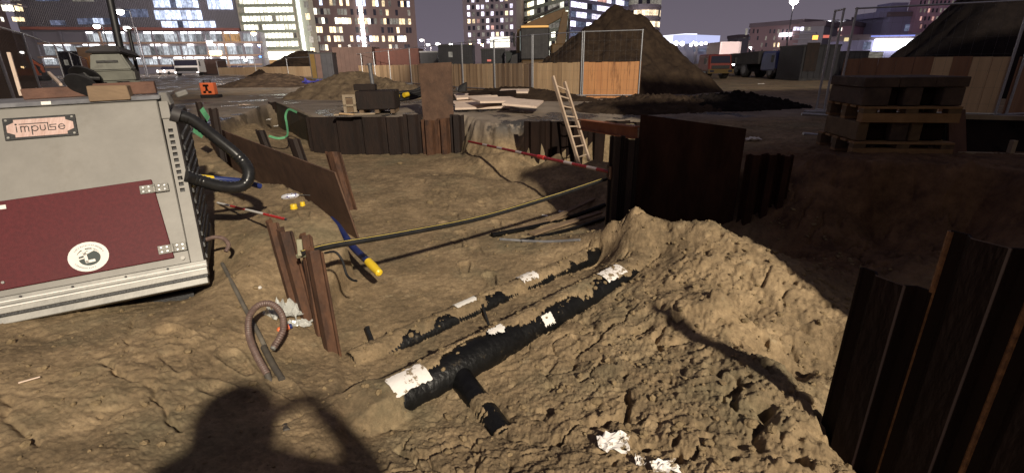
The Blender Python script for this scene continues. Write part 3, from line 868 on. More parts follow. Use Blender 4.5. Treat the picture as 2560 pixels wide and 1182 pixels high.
def build_machine():
    t = thing('welding_machine', mq(.5, -.2, 0, .5), 'grey steel machine cabinet with maroon door tilted on the sand', 'machine')
    W, Hh, DP = 1.75, 1.455, 1.05
    b = MB()
    b.hexa([mq(-.02, -.02), mq(W, -.02), mq(W, -.02, 0, DP + .45), mq(-.02, -.02, 0, DP + .45), mq(-.005, Hh), mq(W, Hh), mq(W, Hh, 0, DP), mq(-.005, Hh, 0, DP)])
    b.build('body', 'panel_grey', t, bevel=.008)
    d = MB()                                              # top cover with a raised rim
    d.hexa([mq(-.03, Hh + .002, .012), mq(W, Hh + .002, .012), mq(W, Hh + .002, 0, DP), mq(-.03, Hh + .002, 0, DP), mq(-.03, Hh + .045, 0, .02), mq(W, Hh + .045, 0, .02), mq(W, Hh + .045, 0, DP), mq(-.03, Hh + .045, 0, DP)])
    d.build('top_cover', 'deck_grey', t, bevel=.006)
    s = MB()
    mbox(s, .70, .762, Hh + .008, Hh + .036, .004, .014)
    s.build('warning_label', 'clean_paper', t)
    # maroon door in a reveal, two steel hinges, round emblem
    dr = MB()
    dr.hexa([mq(.087, .044, .003), mq(1.30, .030, .003), mq(1.30, .030, .022), mq(.087, .044, .022), mq(.139, .74, .003), mq(1.28, .70, .003), mq(1.28, .70, .022), mq(.139, .74, .022)])
    door = dr.build('door', 'maroon', t, bevel=.004)
    lb = MB()
    mbox(lb, 1.06, 1.30, .640, .672, .023, .026)
    lb.build('type_label', 'clean_paper', door)
    hb = MB()
    disc(hb, 1.14, .085, .010, .023, .034, 10)
    hb.build('lock_button', 'steel', door)
    for (u, v) in ((.130, .655), (.085, .125)):
        h = MB()
        mbox(h, u - .10, u - .008, v - .036, v + .036, .024, .030)
        mbox(h, u + .008, u + .10, v - .036, v + .036, .024, .030)
        h.bar(mq(u, v - .036, .033), mq(u, v + .036, .033), .018)
        hg = h.build('hinge', 'hinge_steel', door, bevel=.002)
        for du in (-.075, -.035, .035, .075):
            for dv in (-.018, .018):
                q = MB()
                disc(q, u + du, v + dv, .0075, .030, .036, 8)
                q.build('bolt', 'galv', hg)
    emblem(door)
    nameplate(t)
    # corner profile with slots, sill rails
    c = MB()
    n_slot = 11
    v0, v1 = .60, 1.20
    ua, ub = -.112, -.022
    mbox(c, ua, -.080, -.02, 1.27, -.02, .010)
    mbox(c, -.045, ub, -.02, 1.27, -.02, .010)
    mbox(c, -.080, -.045, -.02, v0, -.02, .010)
    mbox(c, -.080, -.045, v1, 1.27, -.02, .010)
    pitch = (v1 - v0) / n_slot
    for k in range(n_slot):
        mbox(c, -.080, -.045, v0 + pitch * (k + .62), v0 + pitch * (k + 1), -.02, .010)
    cp = c.build('corner_post', 'panel_grey', t)
    g = MB()
    mbox(g, -.078, -.047, v0, v1, -.045, -.022)
    g.build('slot_backing', 'black', cp)
    up = MB()
    mbox(up, -.085, -.015, 1.275, 1.44, -.02, .012)
    up.build('corner_cap', 'panel_grey', t, bevel=.004)
    r = MB()                                              # stepped sill along the foot
    mbox(r, -.135, W, -.085, -.024, -.02, .045)
    mbox(r, -.132, W, -.150, -.087, -.02, .065)
    r.build('sill_rail', 'steel', t, bevel=.004)
    rl = MB()
    mbox(rl, -.128, W, -.066, -.058, .046, .054)
    mbox(rl, -.128, W, -.108, -.100, .066, .074)
    rl.build('rail_edge', 'white_paint', t)
    st = MB()
    mbox(st, -.125, W, -.168, -.152, -.02, .058)
    st.build('rubber_seal', 'black', t)
    sk = MB()
    mbox(sk, -.120, W, -.225, -.170, -.03, .05)
    sk.build('skid', 'steel', t, bevel=.005)
    for u in (.14, .42, .75, 1.05):
        q = MB()
        disc(q, u, -.045, .009, .045, .052, 8)
        q.build('rail_screw', 'dark_metal', t)
    q = MB()
    disc(q, .030, .030, .016, .002, .016, 12)
    q.build('corner_bolt', 'steel', t)
    # dark side with grille bars
    side = MB()
    side.hexa([mq(-.118, -.13, -.03), mq(-.030, -.13, -.03), mq(-.030, -.13, 0, 1.1), mq(-.118, -.13, 0, 1.1), mq(-.118, 1.33, -.03), mq(-.030, 1.33, -.03), mq(-.030, 1.33, 0, .98), mq(-.118, 1.33, 0, .98)])
    sd = side.build('side_panel', 'dark_metal', t, bevel=.008)
    for k in range(12):
        v = .02 + k * .1
        q = MB()
        q.hexa([mq(-.133, v, -.10), mq(-.120, v, -.10), mq(-.120, v, 0, .9), mq(-.133, v, 0, .9), mq(-.133, v + .03, -.10), mq(-.120, v + .045, -.10), mq(-.120, v + .045, 0, .9), mq(-.133, v + .03, 0, .9)])
        q.build('grille_slat', 'black', sd)
    hk = MB()
    hk.tube(smooth_path([mq(-.12, .08, 0, .25), mq(-.20, .10, 0, .22), mq(-.27, .08, 0, .20), mq(-.30, .02, 0, .18), mq(-.27, -.03, 0, .16)], 5), .018, 8)
    hk.build('tow_hook', 'hose_brown', t, True)
    nz_ = MB()
    nz_.hexa([mq(-.10, 1.40, 0, .05), mq(-.012, 1.40, 0, .05), mq(-.012, 1.40, 0, .30), mq(-.10, 1.40, 0, .30), mq(-.07, 1.52, 0, .10), mq(-.012, 1.52, 0, .10), mq(-.012, 1.52, 0, .30), mq(-.07, 1.52, 0, .30)])
    nz_.build('corner_casting', 'panel_grey', t, bevel=.006)
    wl = MB()
    wl.bar(mq(-.11, 1.47, 0, .42), mq(-.20, 1.50, 0, .45), .05, .05)
    wl.build('side_lamp', 'steel', t, bevel=.01)
    vl = MB()                                             # the dark undercarriage the cabinet stands on
    vl.hexa([mq(.06, -.46, -.34), mq(W, -.46, -.34), mq(W, -.46, -.05, .95), mq(.06, -.46, -.05, .95), mq(.04, -.22, -.26), mq(W, -.22, -.26), mq(W, -.22, 0, 1.2), mq(.0, -.22, 0, 1.2)])
    vl.build('undercarriage', 'black', t)
    return t


def stroke(mb, pts, w, z0, z1, o, ux, uy, s):
    """lettering strokes on the front: points in letter units from origin o"""
    for (a, b) in zip(pts[:-1], pts[1:]):
        A, B = Vector(a), Vector(b)
        d = (B - A)
        if d.length == 0:
            continue
        d.normalize()
        n = Vector((-d.y, d.x)) * w / 2
        A2, B2 = A - d * w * .45, B + d * w * .45
        q = [A2 - n, B2 - n, B2 + n, A2 + n]
        f = lambda p, z: mq(o[0] + ux[0] * p.x * s + uy[0] * p.y * s, o[1] + ux[1] * p.x * s + uy[1] * p.y * s, z)
        mb.hexa([f(p, z0) for p in q] + [f(p, z1) for p in q])


def arc(cx, cy, rx, ry, a0, a1, n=8):
    return [(cx + rx * math.cos(math.radians(a0 + (a1 - a0) * k / n)), cy + ry * math.sin(math.radians(a0 + (a1 - a0) * k / n))) for k in range(n + 1)]


def nameplate(t):
    u0, u1, v0, v1 = .565, 1.012, 1.186, 1.372
    p = MB()
    mbox(p, u0, u1, v0, v1, .001, .008)
    pl = p.build('nameplate', 'black', t, bevel=.006)
    c = .045
    m = .020
    poly = [(u0 + m + c, v0 + m), (u1 - m - c, v0 + m), (u1 - m - c, v0 + m + c * .5), (u1 - m, v0 + m + c), (u1 - m, v1 - m - c), (u1 - m - c, v1 - m - c * .5), (u1 - m - c, v1 - m), (u0 + m + c, v1 - m), (u0 + m + c, v1 - m - c * .5), (u0 + m, v1 - m - c), (u0 + m, v0 + m + c), (u0 + m + c, v0 + m + c * .5)]
    f = MB()
    f.prism([mq(a, b, .0085) for a, b in poly], MN * .002)
    f.build('plate_face', mat('brushed_copper', (0.62, 0.42, 0.36), (0.80, 0.60, 0.54), 5, .34, .55, .05, 80, stretch=(12, 1, 1)), pl)
    for a in (u0 + .022, u1 - .022):
        for b in (v0 + .022, v1 - .022):
            q = MB()
            disc(q, a, b, .009, .008, .013, 8)
            q.build('plate_screw', 'steel', pl)
    L = MB()
    o, ux, uy, s = (u1 - .065, v0 + .062), (-1, 0), (0, 1), .052
    w = .11
    z0, z1 = .0112, .0132
    def S(pts):
        stroke(L, pts, w, z0, z1, o, ux, uy, s)
    x = 0.25
    S([(x, 0), (x, .85)])                                                     # i
    S(arc(x - .02, 1.22, .07, .07, 0, 360, 6))
    x = .75                                                                   # m
    S([(x, 0), (x, .85)])
    S([(x, .6)] + arc(x + .22, .62, .22, .22, 180, 0, 6) + [(x + .44, 0)])
    S([(x + .44, .6)] + arc(x + .66, .62, .22, .22, 180, 0, 6) + [(x + .88, 0)])
    S([(.62, 1.22), (3.92, 1.22), (3.92, 0), (4.75, 0)])                      # bar over the letters into the l
    x = 2.0                                                                   # p
    S([(x, -.55), (x, .8)])
    S(arc(x + .36, .42, .36, .40, 180, -180, 14))
    x = 3.0                                                                   # u
    S([(x, .85), (x, .3)] + arc(x + .28, .30, .28, .28, 180, 360, 6) + [(x + .56, .85)])
    x = 4.15                                                                  # s, squared
    S([(x + .75, .85), (x, .85), (x, .46), (x + .62, .46), (x + .62, .05)])
    x = 5.15                                                                  # e
    S([(x + .05, .45), (x + .72, .45)] + arc(x + .38, .42, .36, .42, 0, 330, 14))
    L.build('lettering', 'black', pl)


def emblem(door):
    cu, cv = .632, .172
    b = MB()
    disc(b, cu, cv, .118, .0225, .0245, 28, .128)
    e = b.build('emblem', 'clean_paper', door)
    g = M['emblem_green'] = mat('emblem_green', (.010, .022, .020), (.014, .030, .026), 9, .5)
    d = MB()
    disc(d, cu - .006, cv - .012, .060, .0247, .0257, 24, .068)
    d.build('emblem_field', 'emblem_green', e)
    a = MB()
    for k in range(10):                                                       # dark arc over the field
        t0, t1 = math.radians(20 + k * 14), math.radians(20 + (k + 1) * 14)
        q = [(cu + .074 * math.cos(t), cv + r * math.sin(t)) for t, r in ((t0, .060), (t1, .060), (t1, .070 - .0006 * k), (t0, .070))]
        a.prism([mq(x, y, .0247) for x, y in q], MN * .0012)
    a.build('emblem_arc', 'emblem_green', e)
    L = MB()
    def S(pts, w):
        stroke(L, pts, w, .026, .0272, (cu + .012, cv - .045), (-1, .06), (.12, 1), 1.0)
    S([(0, .105), (0, .006), (.042, .006)], .021)
    S([(-.052, .062), (.0, .070), (.055, .090)], .018)
    S([(-.045, .036), (-.01, .040)], .010)
    L.build('emblem_letter', 'clean_paper', e)
    r = MB()
    rnd = random.Random(3)
    for a0, a1 in ((35, 165), (250, 335)):
        k = a0
        while k < a1:
            w = rnd.choice((3, 4, 5))
            t0, t1 = math.radians(k), math.radians(k + w)
            q = [(cu + (R * 1.085) * math.cos(t), cv + R * math.sin(t)) for t, R in ((t0, .086), (t1, .086), (t1, .096), (t0, .096))]
            r.prism([mq(x, y, .0247) for x, y in q], MN * .0008)
            k += w + rnd.choice((1.5, 2, 4))
    rp = r.build('emblem_rim_print', M['deck_grey'], e)
    rp['kind'] = 'stuff'


machine = build_machine()

# timbers and tools lying on the machine
TOPZ = mq(.4, 1.50).z + .012


def beam(name, a, b, w, h, m, label, cat='beam', bevel=.006):
    mb = MB()
    mb.bar(a, b, w, h)
    return tag(mb.build(name, m, None, bevel=bevel), label, cat)


deck = lambda u, back, dz=0.0: mq(u, 1.50, 0, back) + Vector((0, 0, dz))
blk = MB()
blk.hexa([mq(.17, 1.46, .03), mq(.455, 1.46, .03), mq(.45, 1.50, 0, .22), mq(.19, 1.50, 0, .22), mq(.20, 1.605, 0, .045), mq(.475, 1.615, 0, .045), mq(.46, 1.615, 0, .26), mq(.19, 1.605, 0, .26)])
tag(blk.build('timber_block', 'beam_wood', None, bevel=.006), 'short sawn timber block on the front edge of the machine', 'timber')
beam('timber_beam', deck(.02, .30, .06), deck(.46, .28, .06), .12, .105, 'beam_red', 'dark red brown timber behind the sawn block on the machine', 'timber')
beam('timber_beam', deck(.40, .62, .05), deck(1.02, .55, .045), .10, .09, 'beam_red', 'long brown timber lying left of the block on the machine', 'timber')

# motor head with dark hood, reel beside it
t = thing('grey_motor_unit', deck(.30, .55), 'grey motor unit with dark hood standing behind the timbers', 'motor')
mt = MB()
fx = frame(deck(.345, .62, .10), -MU, MBK, Vector((0, 0, 1)))
mt.box(-.15, .16, -.10, .16, .02, .115, fx)
mt.hexa([fx @ Vector(q) for q in ((-.16, -.11, .115), (.15, -.11, .115), (.15, .16, .115), (-.16, .16, .115), (-.13, -.08, .27), (.09, -.08, .27), (.09, .14, .27), (-.13, .14, .27))])
mt.build('housing', 'housing_grey', t, bevel=.012, segs=2)
hd = MB()
hd.hexa([fx @ Vector(q) for q in ((-.17, -.12, .272), (.10, -.12, .272), (.22, .16, .215), (-.17, .17, .272), (-.10, -.05, .335), (.07, -.05, .335), (.17, .13, .285), (-.10, .14, .325))])
hd.build('hood', 'dark_metal', t, bevel=.012, segs=2)
sl = MB()
sl.box(-.10, .06, -.105, -.095, .185, .205, fx)
sl.build('vent_slot', 'black', t)
for x in (-.02, .15):
    ft = MB()
    ft.hexa([fx @ Vector(q) for q in ((x - .03, -.14, -.04), (x + .05, -.14, -.04), (x + .05, .12, -.04), (x - .03, .12, -.04), (x - .05, -.09, .02), (x + .03, -.09, .02), (x + .03, .1, .02), (x - .05, .1, .02))])
    ft.build('foot', 'housing_grey', t, bevel=.006)
cb = MB()
cb.tube(smooth_path([fx @ Vector(q) for q in ((-.16, -.1, .13), (-.20, -.12, .10), (-.17, -.14, .06), (-.10, -.13, .05))], 5), .018, 8)
cb.build('cable', 'black', t, True)
t = thing('hose_reel', deck(.60, .50), 'round black reel lying against the grey motor unit', 'reel')
ax = (MBK * .6 + Vector((0, 0, .55)) - MU * .25).normalized()
c0 = deck(.565, .50, .135)
for k, (o_, r_) in enumerate(((-.05, .125), (.05, .125))):
    q = MB()
    q.tube([c0 + ax * (o_ - .008), c0 + ax * (o_ + .008)], r_, 28)
    q.build('flange', 'black', t, True)
q = MB()
q.tube([c0 - ax * .04, c0 + ax * .04], .055, 18)
q.build('drum', 'black', t, True)
q = MB()
q.tube([c0 + ax * .0, c0 + ax * .075], .022, 12)
q.build('hub', 'steel', t, True)

# two black poles rising out of the picture behind the motor
t = thing('black_mast', deck(.34, .75), 'thick black pole rising behind the grey motor unit', 'pole')
q = MB()
q.tube([P(312, 175, d=5.0), P(262, -60, d=5.05), LAMP2 - Vector((0, .1, .2))], .032, 12)
q.build('pole', 'pole_black', t, True)
q = MB()
za = (LAMP2_AIM - LAMP2).normalized()
xa = za.cross(Vector((0, 0, 1))).normalized()
lf2 = frame(LAMP2, xa, xa.cross(za), za)  # head of the added lamp, out of view on the pole top
q.box(-.22, .22, -.16, .16, -.30, -.16, lf2)
hd2 = q.build('lamp_housing', 'dark_metal', t, bevel=.02)
q = MB()
q.box(-.18, .18, -.12, .12, -.158, -.150, lf2)
q.build('lamp_lens', 'lamp_white', hd2)
q = MB()
q.tube([P(308, 155, d=5.0), P(304, 138, d=5.0)], .045, 12)
q.build('collar', 'dark_metal', t, True)
t = thing('black_stay', deck(.20, .78), 'thinner black pole leaning right of the thick mast', 'pole')
q = MB()
q.tube([P(345, 185, d=5.1), P(322, 78, d=5.12)], .016, 10)
q.build('pole', 'pole_black', t, True)
q = MB()
q.tube([P(322, 78, d=5.12), P(321, 72, d=5.12)], .024, 10)
q.build('cap', 'dark_metal', t, True)


# ------------------------------------------------------------------ hoses, ducts and small things on the left bank
def ribbed(mb, pts, r, pitch=.02, depth=.12, n=14, k=10):
    path = smooth_path(pts, k)
    # resample evenly, radius rising and falling along the hose
    L = [0]
    for a, b in zip(path[:-1], path[1:]):
        L.append(L[-1] + (b - a).length)
    m = int(L[-1] / (pitch / 2))
    out, rad, j = [], [], 0
    for i in range(m + 1):
        s = L[-1] * i / m
        while j < len(L) - 2 and L[j + 1] < s:
            j += 1
        f = (s - L[j]) / max(L[j + 1] - L[j], 1e-6)
        out.append(path[j].lerp(path[j + 1], min(f, 1)))
        rad.append(r * (1 if i % 2 else 1 - depth))
    mb.tube(out, r, n, rad=rad)
    return mb


def on(px, py, guess=-.5, lift=0.0):
    """the point of the ground seen at a picture position"""
    z = guess
    for _ in range(12):
        q = P(px, py, z)
        z += .7 * (ground_z(q.x, q.y) - z)
    return P(px, py, z) + Vector((0, 0, lift))


t = thing('cable_bundle', mq(-.1, 1.2, 0, .2), 'thick black ribbed cable hose looping from the machine to the bank', 'hose')
q = MB()
hp = [P(438, 288, d=4.35), P(480, 300, d=4.42), P(540, 345, d=4.5), P(600, 395, d=4.55), P(622, 430, d=4.5), P(610, 462, d=4.42), P(565, 468, d=4.32), P(500, 452, d=4.2), P(462, 440, d=4.1)]
ribbed(q, hp, .057, .035, .10, 14, 10)
q.build('hose', 'black_gloss', t, True)
q = MB()
q.tube([P(428, 284, d=4.33), P(450, 291, d=4.36)], .066, 14)
q.build('clamp', 'dark_metal', t, True)

t = thing('blue_duct', P(560, 450, d=4.5), 'dark blue plastic duct with yellow sleeve behind the black hose', 'duct')
q = MB()
q.tube([P(528, 446, d=4.5), P(600, 452, d=4.62), P(652, 466, d=4.75)], .027, 14)
q.build('pipe', 'blue', t, True)
q = MB()
q.tube([P(478, 442, d=4.35), P(532, 447, d=4.5)], .030, 14)
q.build('sleeve', 'yellow', t, True)

t = thing('blue_duct', P(900, 630, d=5.0), 'dark blue duct hanging into the trench with taped yellow end', 'duct')
q = MB()
p0, p1, p2, p3 = P(846, 566, d=5.25), P(880, 614, d=4.72), P(922, 655, d=4.30), P(948, 682, d=4.12)
q.tube(smooth_path([P(828, 548, d=5.5), p0, p1, p2], 6), .036, 16)
q.build('pipe', 'blue', t, True)
q = MB()
q.tube([p2 - (p3 - p2) * .05, p2.lerp(p3, .5), p3, p3 + (p3 - p2) * .06], .04, 14, rad=[.040, .042, .036, .020])
q.build('end_tape', 'yellow', t, True)

t = thing('ranging_rod', on(640, 540, -.45), 'thin red and white striped ranging rod lying on the bank', 'rod')
a, b = on(545, 511, -.4, .02), P(714, 548, d=3.93)
b = b if b.z > -.3 else b
for k in range(4):
    q = MB()
    q.tube([a.lerp(b, k / 4), a.lerp(b, (k + 1) / 4)], .0125, 10)
    q.build('rod_section', 'red' if k % 2 else 'white_paint', t, True)
q = MB()
q.tube([b, b + (b - a).normalized() * .03], .012, 10, rad=[.0125, .004])
q.build('rod_tip', 'dark_metal', t, True)

t = thing('sealant_tube', on(725, 497, -.4), 'silver and blue foil pouch lying beside two yellow caps', 'pouch')
q = MB()
c = on(727, 497, -.4, .032)
ex = Vector((.93, .3, .06)).normalized()
q.tube([c - ex * .10, c - ex * .085, c - ex * .04, c + ex * .03, c + ex * .075, c + ex * .10], .03, 12, rad=[.012, .026, .036, .034, .028, .008])
q.build('pouch', mat('foil_pouch', (.70, .70, .74), (.78, .78, .82), 9, .3, .3, .3, 40, c3=(.05, .05, .25), s3=14, t3=.54, w3=.04), t, True)
q = MB()
q.tube([c + ex * .09, c + ex * .16 + Vector((0, .02, -.015)), c + ex * .21 + Vector((0, .03, -.03))], .006, 8)
q.build('nozzle', 'black', t, True)
for (px, py, r, h, lb) in ((735, 513, .036, .05, 'larger yellow plastic cap below the foil pouch'), (757, 506, .027, .045, 'smaller yellow plastic cap right of the foil pouch')):
    t = thing('yellow_cap', on(px, py + 8, -.42), lb, 'cap')
    c = on(px, py + 8, -.42, .0)
    q = MB()
    q.tube([c, c + Vector((0, 0, h * .9)), c + Vector((0, 0, h))], r, 16, rad=[r, r, r * .9])
    q.build('cap_body', 'yellow', t, True)
    q = MB()
    q.tube([c + Vector((0, 0, -.002)), c + Vector((0, 0, .008))], r * 1.12, 16)
    q.build('cap_rim', 'yellow', t, True)

# the brown ribbed hose standing out of the ground in a loop
t = thing('ribbed_hose', on(665, 930, -.85), 'brown ribbed drain hose curling up out of the sand', 'hose')
q = MB()
hp = [P(712, 1075, d=2.42), P(695, 1010, d=2.52), P(668, 935, d=2.66), P(640, 885, d=2.78), P(622, 835, d=2.92), P(624, 790, d=3.02), P(648, 762, d=3.08), P(680, 760, d=3.08), P(704, 785, d=3.02), P(708, 820, d=2.96), P(698, 845, d=2.9), P(684, 868, d=2.84)]
ribbed(q, hp[2:], .024, .017, .15, 14, 10)
q.build('hose', 'hose_brown', t, True)
q = MB()
q.tube(smooth_path([on(716, 1076, -.88, -.01), hp[1], hp[2]], 6), .0215, 12)
q.build('buried_end', mat('muddy_hose', (.05, .045, .04), (.09, .075, .06), 8, .7), t, True)
q = MB()
q.tube([hp[-1], hp[-1] + (hp[-1] - hp[-2]).normalized() * .014], .019, 12)
q.build('hose_mouth', 'steel', t, True)
t = thing('dark_conduit', on(690, 940, -.85), 'dark muddy conduit sloping down beside the ribbed hose foot', 'conduit')
q = MB()
q.tube(smooth_path([on(660, 870, -.84, .01), on(685, 920, -.86, .022), on(706, 952, -.88, .012)], 6), .022, 10)
q.build('conduit_pipe', mat('conduit_mud', (.05, .045, .042), (.10, .085, .065), 8, .7), t, True)


def crumple(name, c, size, m, label, cat, seed, flat=.35, n=13):
    """a crumpled sheet with folds"""
    rn = random.Random(seed)
    me = bpy.data.meshes.new(name)
    vs, fs = [], []
    for i in range(n):
        for j in range(n):
            u, v = i / (n - 1) - .5, j / (n - 1) - .5
            e = mnoise.noise(Vector((u * 2.2 + seed, v * 2.2, 3)))
            f = abs(mnoise.noise(Vector((u * 4.5 + seed, v * 4.5, 9))))
            g = abs(mnoise.noise(Vector((u * 9 + seed, v * 9, 5))))
            vs.append((c.x + size[0] * (u * (1 + .5 * e) + .25 * e), c.y + size[1] * (v * (1 + .5 * e) + .2 * f), c.z + size[2] * (f * 1.2 + .45 * g + flat * max(0, .35 - abs(u)) * 1.5)))
    for i in range(n - 1):
        for j in range(n - 1):
            if (i, j) in ((0, 0), (n - 2, n - 2), (0, n - 2)) or rn.random() < .02:
                continue
            k = i * n + j
            fs.append((k, k + 1, k + n + 1, k + n))
    me.from_pydata(vs, [], fs)
    o = link(name, me, m)
    md = o.modifiers.new('thick', 'SOLIDIFY')
    md.thickness = .0015
    return tag(o, label, cat)


crumple('plastic_bag', on(712, 792, -.75, .01), (.27, .20, .13), 'plastic_film', 'clear crumpled plastic bag lying at the foot of the rusty piles', 'plastic bag', 4)
crumple('plastic_wrapper', on(752, 816, -.8, .01), (.20, .08, .05), 'plastic_film', 'flat strip of clear wrapping beside the orange packet', 'wrapper', 9)
t = thing('orange_packet', on(718, 822, -.8), 'small orange packet with blue end lying under the hose mouth', 'packet')
c = on(712, 826, -.8, .022)
ex = Vector((.80, .60, .02)).normalized()
q = MB()
q.tube([c - ex * .055, c - ex * .045, c + ex * .035], .022, 10, rad=[.006, .021, .023])
q.build('packet_body', 'orange', t, True)
q = MB()
q.tube([c + ex * .035, c + ex * .055, c + ex * .06], .02, 10, rad=[.022, .020, .008])
q.build('packet_end', 'blue', t, True)

# loose black cable end hanging from the striped pipe
q = MB()
q.tube(smooth_path([P(812, 632, d=3.55), P(838, 630, d=3.52), P(856, 652, d=3.5), P(866, 685, d=3.46), P(880, 699, d=3.42), P(892, 702, d=3.40)], 6), .0095, 8)
tag(q.build('black_cable', 'black', None, True), 'short black cable end hanging under the striped pipe', 'cable')

# small litter trodden into the bank
for i, (px, py, s, lb) in enumerate(((648, 722, .03, 'tiny white scrap above the clear bag'), (75, 952, .03, 'pale wood splinter on the sand below the machine'))):
    c = on(px, py, -.6, .008)
    q = MB()
    if i:
        q.bar(c - Vector((.04, .025, 0)), c + Vector((.04, .025, .004)), .008, .005)
        tag(q.build('wood_splinter', 'board_pale'), lb, 'splinter')
    else:
        q.hexa([c + Vector(v) for v in ((-.02, -.01, 0), (.02, -.015, 0), (.022, .012, 0), (-.014, .014, 0), (-.01, -.006, .014), (.012, -.01, .012), (.012, .008, .018), (-.008, .008, .012))])
        tag(q.build('white_scrap', 'clean_paper'), lb, 'scrap')

# ------------------------------------------------------------------ sheet piles, plates and pipes of the trench
U_PAN = [(-.5, 0), (-.30, 0), (-.19, 1), (.19, 1), (.30, 0), (.5, 0)]
Z_PAN = [(-.5, 0), (-.12, 0), (.12, 1), (.5, 1)]


def pile(base, top, along, width, depth, m, label, group, prof=U_PAN, thick=.010, cat='sheet pile', ragged=.0, face=None, lock=None):
    """one rolled steel pile: its folded profile swept from base to top, locks along both edges"""
    base, top, u = Vector(base), Vector(top), Vector(along).normalized()
    ax = (top - base).normalized()
    w = ax.cross(u).normalized()
    if face is not None and w.dot(Vector(face)) < 0:
        w = -w
    pts = [(a * width, b * depth) for a, b in prof]
    # outline: front side, then back side
    nrm = []
    for i in range(len(pts)):
        d = Vector((pts[min(i + 1, len(pts) - 1)][0] - pts[max(i - 1, 0)][0], pts[min(i + 1, len(pts) - 1)][1] - pts[max(i - 1, 0)][1])).normalized()
        nrm.append(Vector((-d.y, d.x)))
    outl = [(p[0] - n.x * thick / 2, p[1] - n.y * thick / 2) for p, n in zip(pts, nrm)] + [(p[0] + n.x * thick / 2, p[1] + n.y * thick / 2) for p, n in reversed(list(zip(pts, nrm)))]
    t = thing('sheet_pile', base, label, cat, group)
    mb = MB()
    rn = random.Random(len(label) * 7 + int(abs(base.x) * 100))
    n = len(outl)
    v = [base + u * a + w * b for a, b in outl] + [top + u * a + w * b + ax * (rn.uniform(-1, 1) * ragged) for a, b in outl]
    h = len(pts)
    f = [(i, (i + 1) % n, n + (i + 1) % n, n + i) for i in range(n)]
    f += [(i, n - 1 - i, n - 2 - i, i + 1) for i in range(h - 1)]
    f += [(n + i, n + i + 1, 2 * n - 2 - i, 2 * n - 1 - i) for i in range(h - 1)]
    mb.add(v, f)
    mb.build('pan', m, t)
    for s in (-1, 1):
        q = MB()
        e = u * (s * width * .5)
        q.tube([base + e + w * (pts[0 if s < 0 else -1][1]), top + e + w * (pts[0 if s < 0 else -1][1]) - ax * .004], thick * 1.05, 8)
        q.build('interlock', lock or m, t, True)
    return t


# four rusty piles in the foreground
g = 'rusty piles along the left bank'
FACE_CAM = Vector((.2, -1, 0))
for (bp, bd, tp, td, w_, dep, lb, al) in (
        ((742, 760), 3.72, (684, 552), 3.80, .15, .05, 'rusty pile just right of the striped rod tip', (.72, -.69, 0)),
        ((775, 790), 3.56, (716, 572), 3.63, .19, .06, 'widest rusty pile in the leaning left bank pair', (.72, -.69, 0)),
        ((812, 850), 3.36, (768, 586), 3.45, .12, .05, 'narrow taller rusty pile beside the striped pipe end', (.72, -.69, 0)),
        ((838, 884), 3.22, (790, 622), 3.29, .18, .06, 'nearest rusty pile with its foot in the trench floor', (.72, -.69, 0))):
    B, T = P(*bp, d=bd), P(*tp, d=td)
    B = B - (T - B).normalized() * .10
    pile(B, T, al, w_, dep, 'rust', lb, g, face=(-.6, -.6, .2), ragged=.012)


def plate(name, corners, thick, m, label, cat='steel plate', nrm=None):
    """a flat steel plate given by its four corners"""
    c = [Vector(q) for q in corners]
    n = (c[1] - c[0]).cross(c[3] - c[0]).normalized() * thick
    mb = MB()
    mb.hexa([c[0], c[1], c[1] + n, c[0] + n, c[3], c[2], c[2] + n, c[3] + n])
    return tag(mb.build(name, m, None, bevel=.003), label, cat)


t = plate('road_plate', [P(525, 395, z=-.75), P(905, 612, z=-1.06), P(840, 430, d=5.72), P(532, 316, d=9.55)], .022, 'plate_rust', 'long rusty steel plate standing on edge along the bank', 'steel plate')

# small piles that hold the plate
g = 'small piles holding the long plate'
for (bx_, by_, tx_, ty_, d_, w_, lb) in ((858, 470, 832, 380, 6.1, .24, 'small rusty pile behind the right end of the plate'), (752, 400, 733, 346, 7.9, .26, 'dark stub of pile behind the middle of the plate'), (668, 372, 650, 326, 9.3, .24, 'short twin edged pile stub behind the plate'),
                                         (552, 375, 533, 272, 8.3, .20, 'dark upright pile in front of the far plate end'), (508, 300, 497, 256, 10.5, .18, 'farthest small pile beside the green straps')):
    B, T = P(bx_, by_, d=d_ - .05), P(tx_, ty_, d=d_)
    B = B - (T - B) * (.6 if by_ > 390 else .3)
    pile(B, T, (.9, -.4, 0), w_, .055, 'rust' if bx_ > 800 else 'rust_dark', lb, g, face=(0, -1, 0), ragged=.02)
# steel plate at the far corner and dark sheet wall
plate('corner_plate', [P(690, 330, d=CORNER_A.y + .35), P(795, 408, d=CORNER_B.y + .55), CORNER_B + Vector((0, 0, .02)), CORNER_A + Vector((0, 0, .02))], .02, 'mossy', 'mossy steel plate closing the plateau corner, green strap over it', 'steel plate')
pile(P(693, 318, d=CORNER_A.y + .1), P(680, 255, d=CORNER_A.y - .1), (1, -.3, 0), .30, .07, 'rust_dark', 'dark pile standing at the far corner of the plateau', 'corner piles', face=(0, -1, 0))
wall_px = [(772, 838), (838, 902), (902, 964), (964, 1012), (1012, 1058)]
names = ('first dark pile of the sheet wall, at the mossy corner', 'second dark pile of the sheet wall, from the corner', 'third dark pile of the sheet wall, from the corner', 'fourth dark pile of the sheet wall, from the corner', 'lighter edged pile of the sheet wall, left of the tall plate')
A3, B3 = Vector((CORNER_B.x, CORNER_B.y, 0)), Vector((WALL_END.x, WALL_END.y, 0))


def wall_pt(px):
    v = P(px, 340, d=1.0) - Vector((0, 0, EYE))
    d = (B3 - A3)
    s = (A3.x * v.y - A3.y * v.x) / (d.y * v.x - d.x * v.y)
    return A3 + d * s


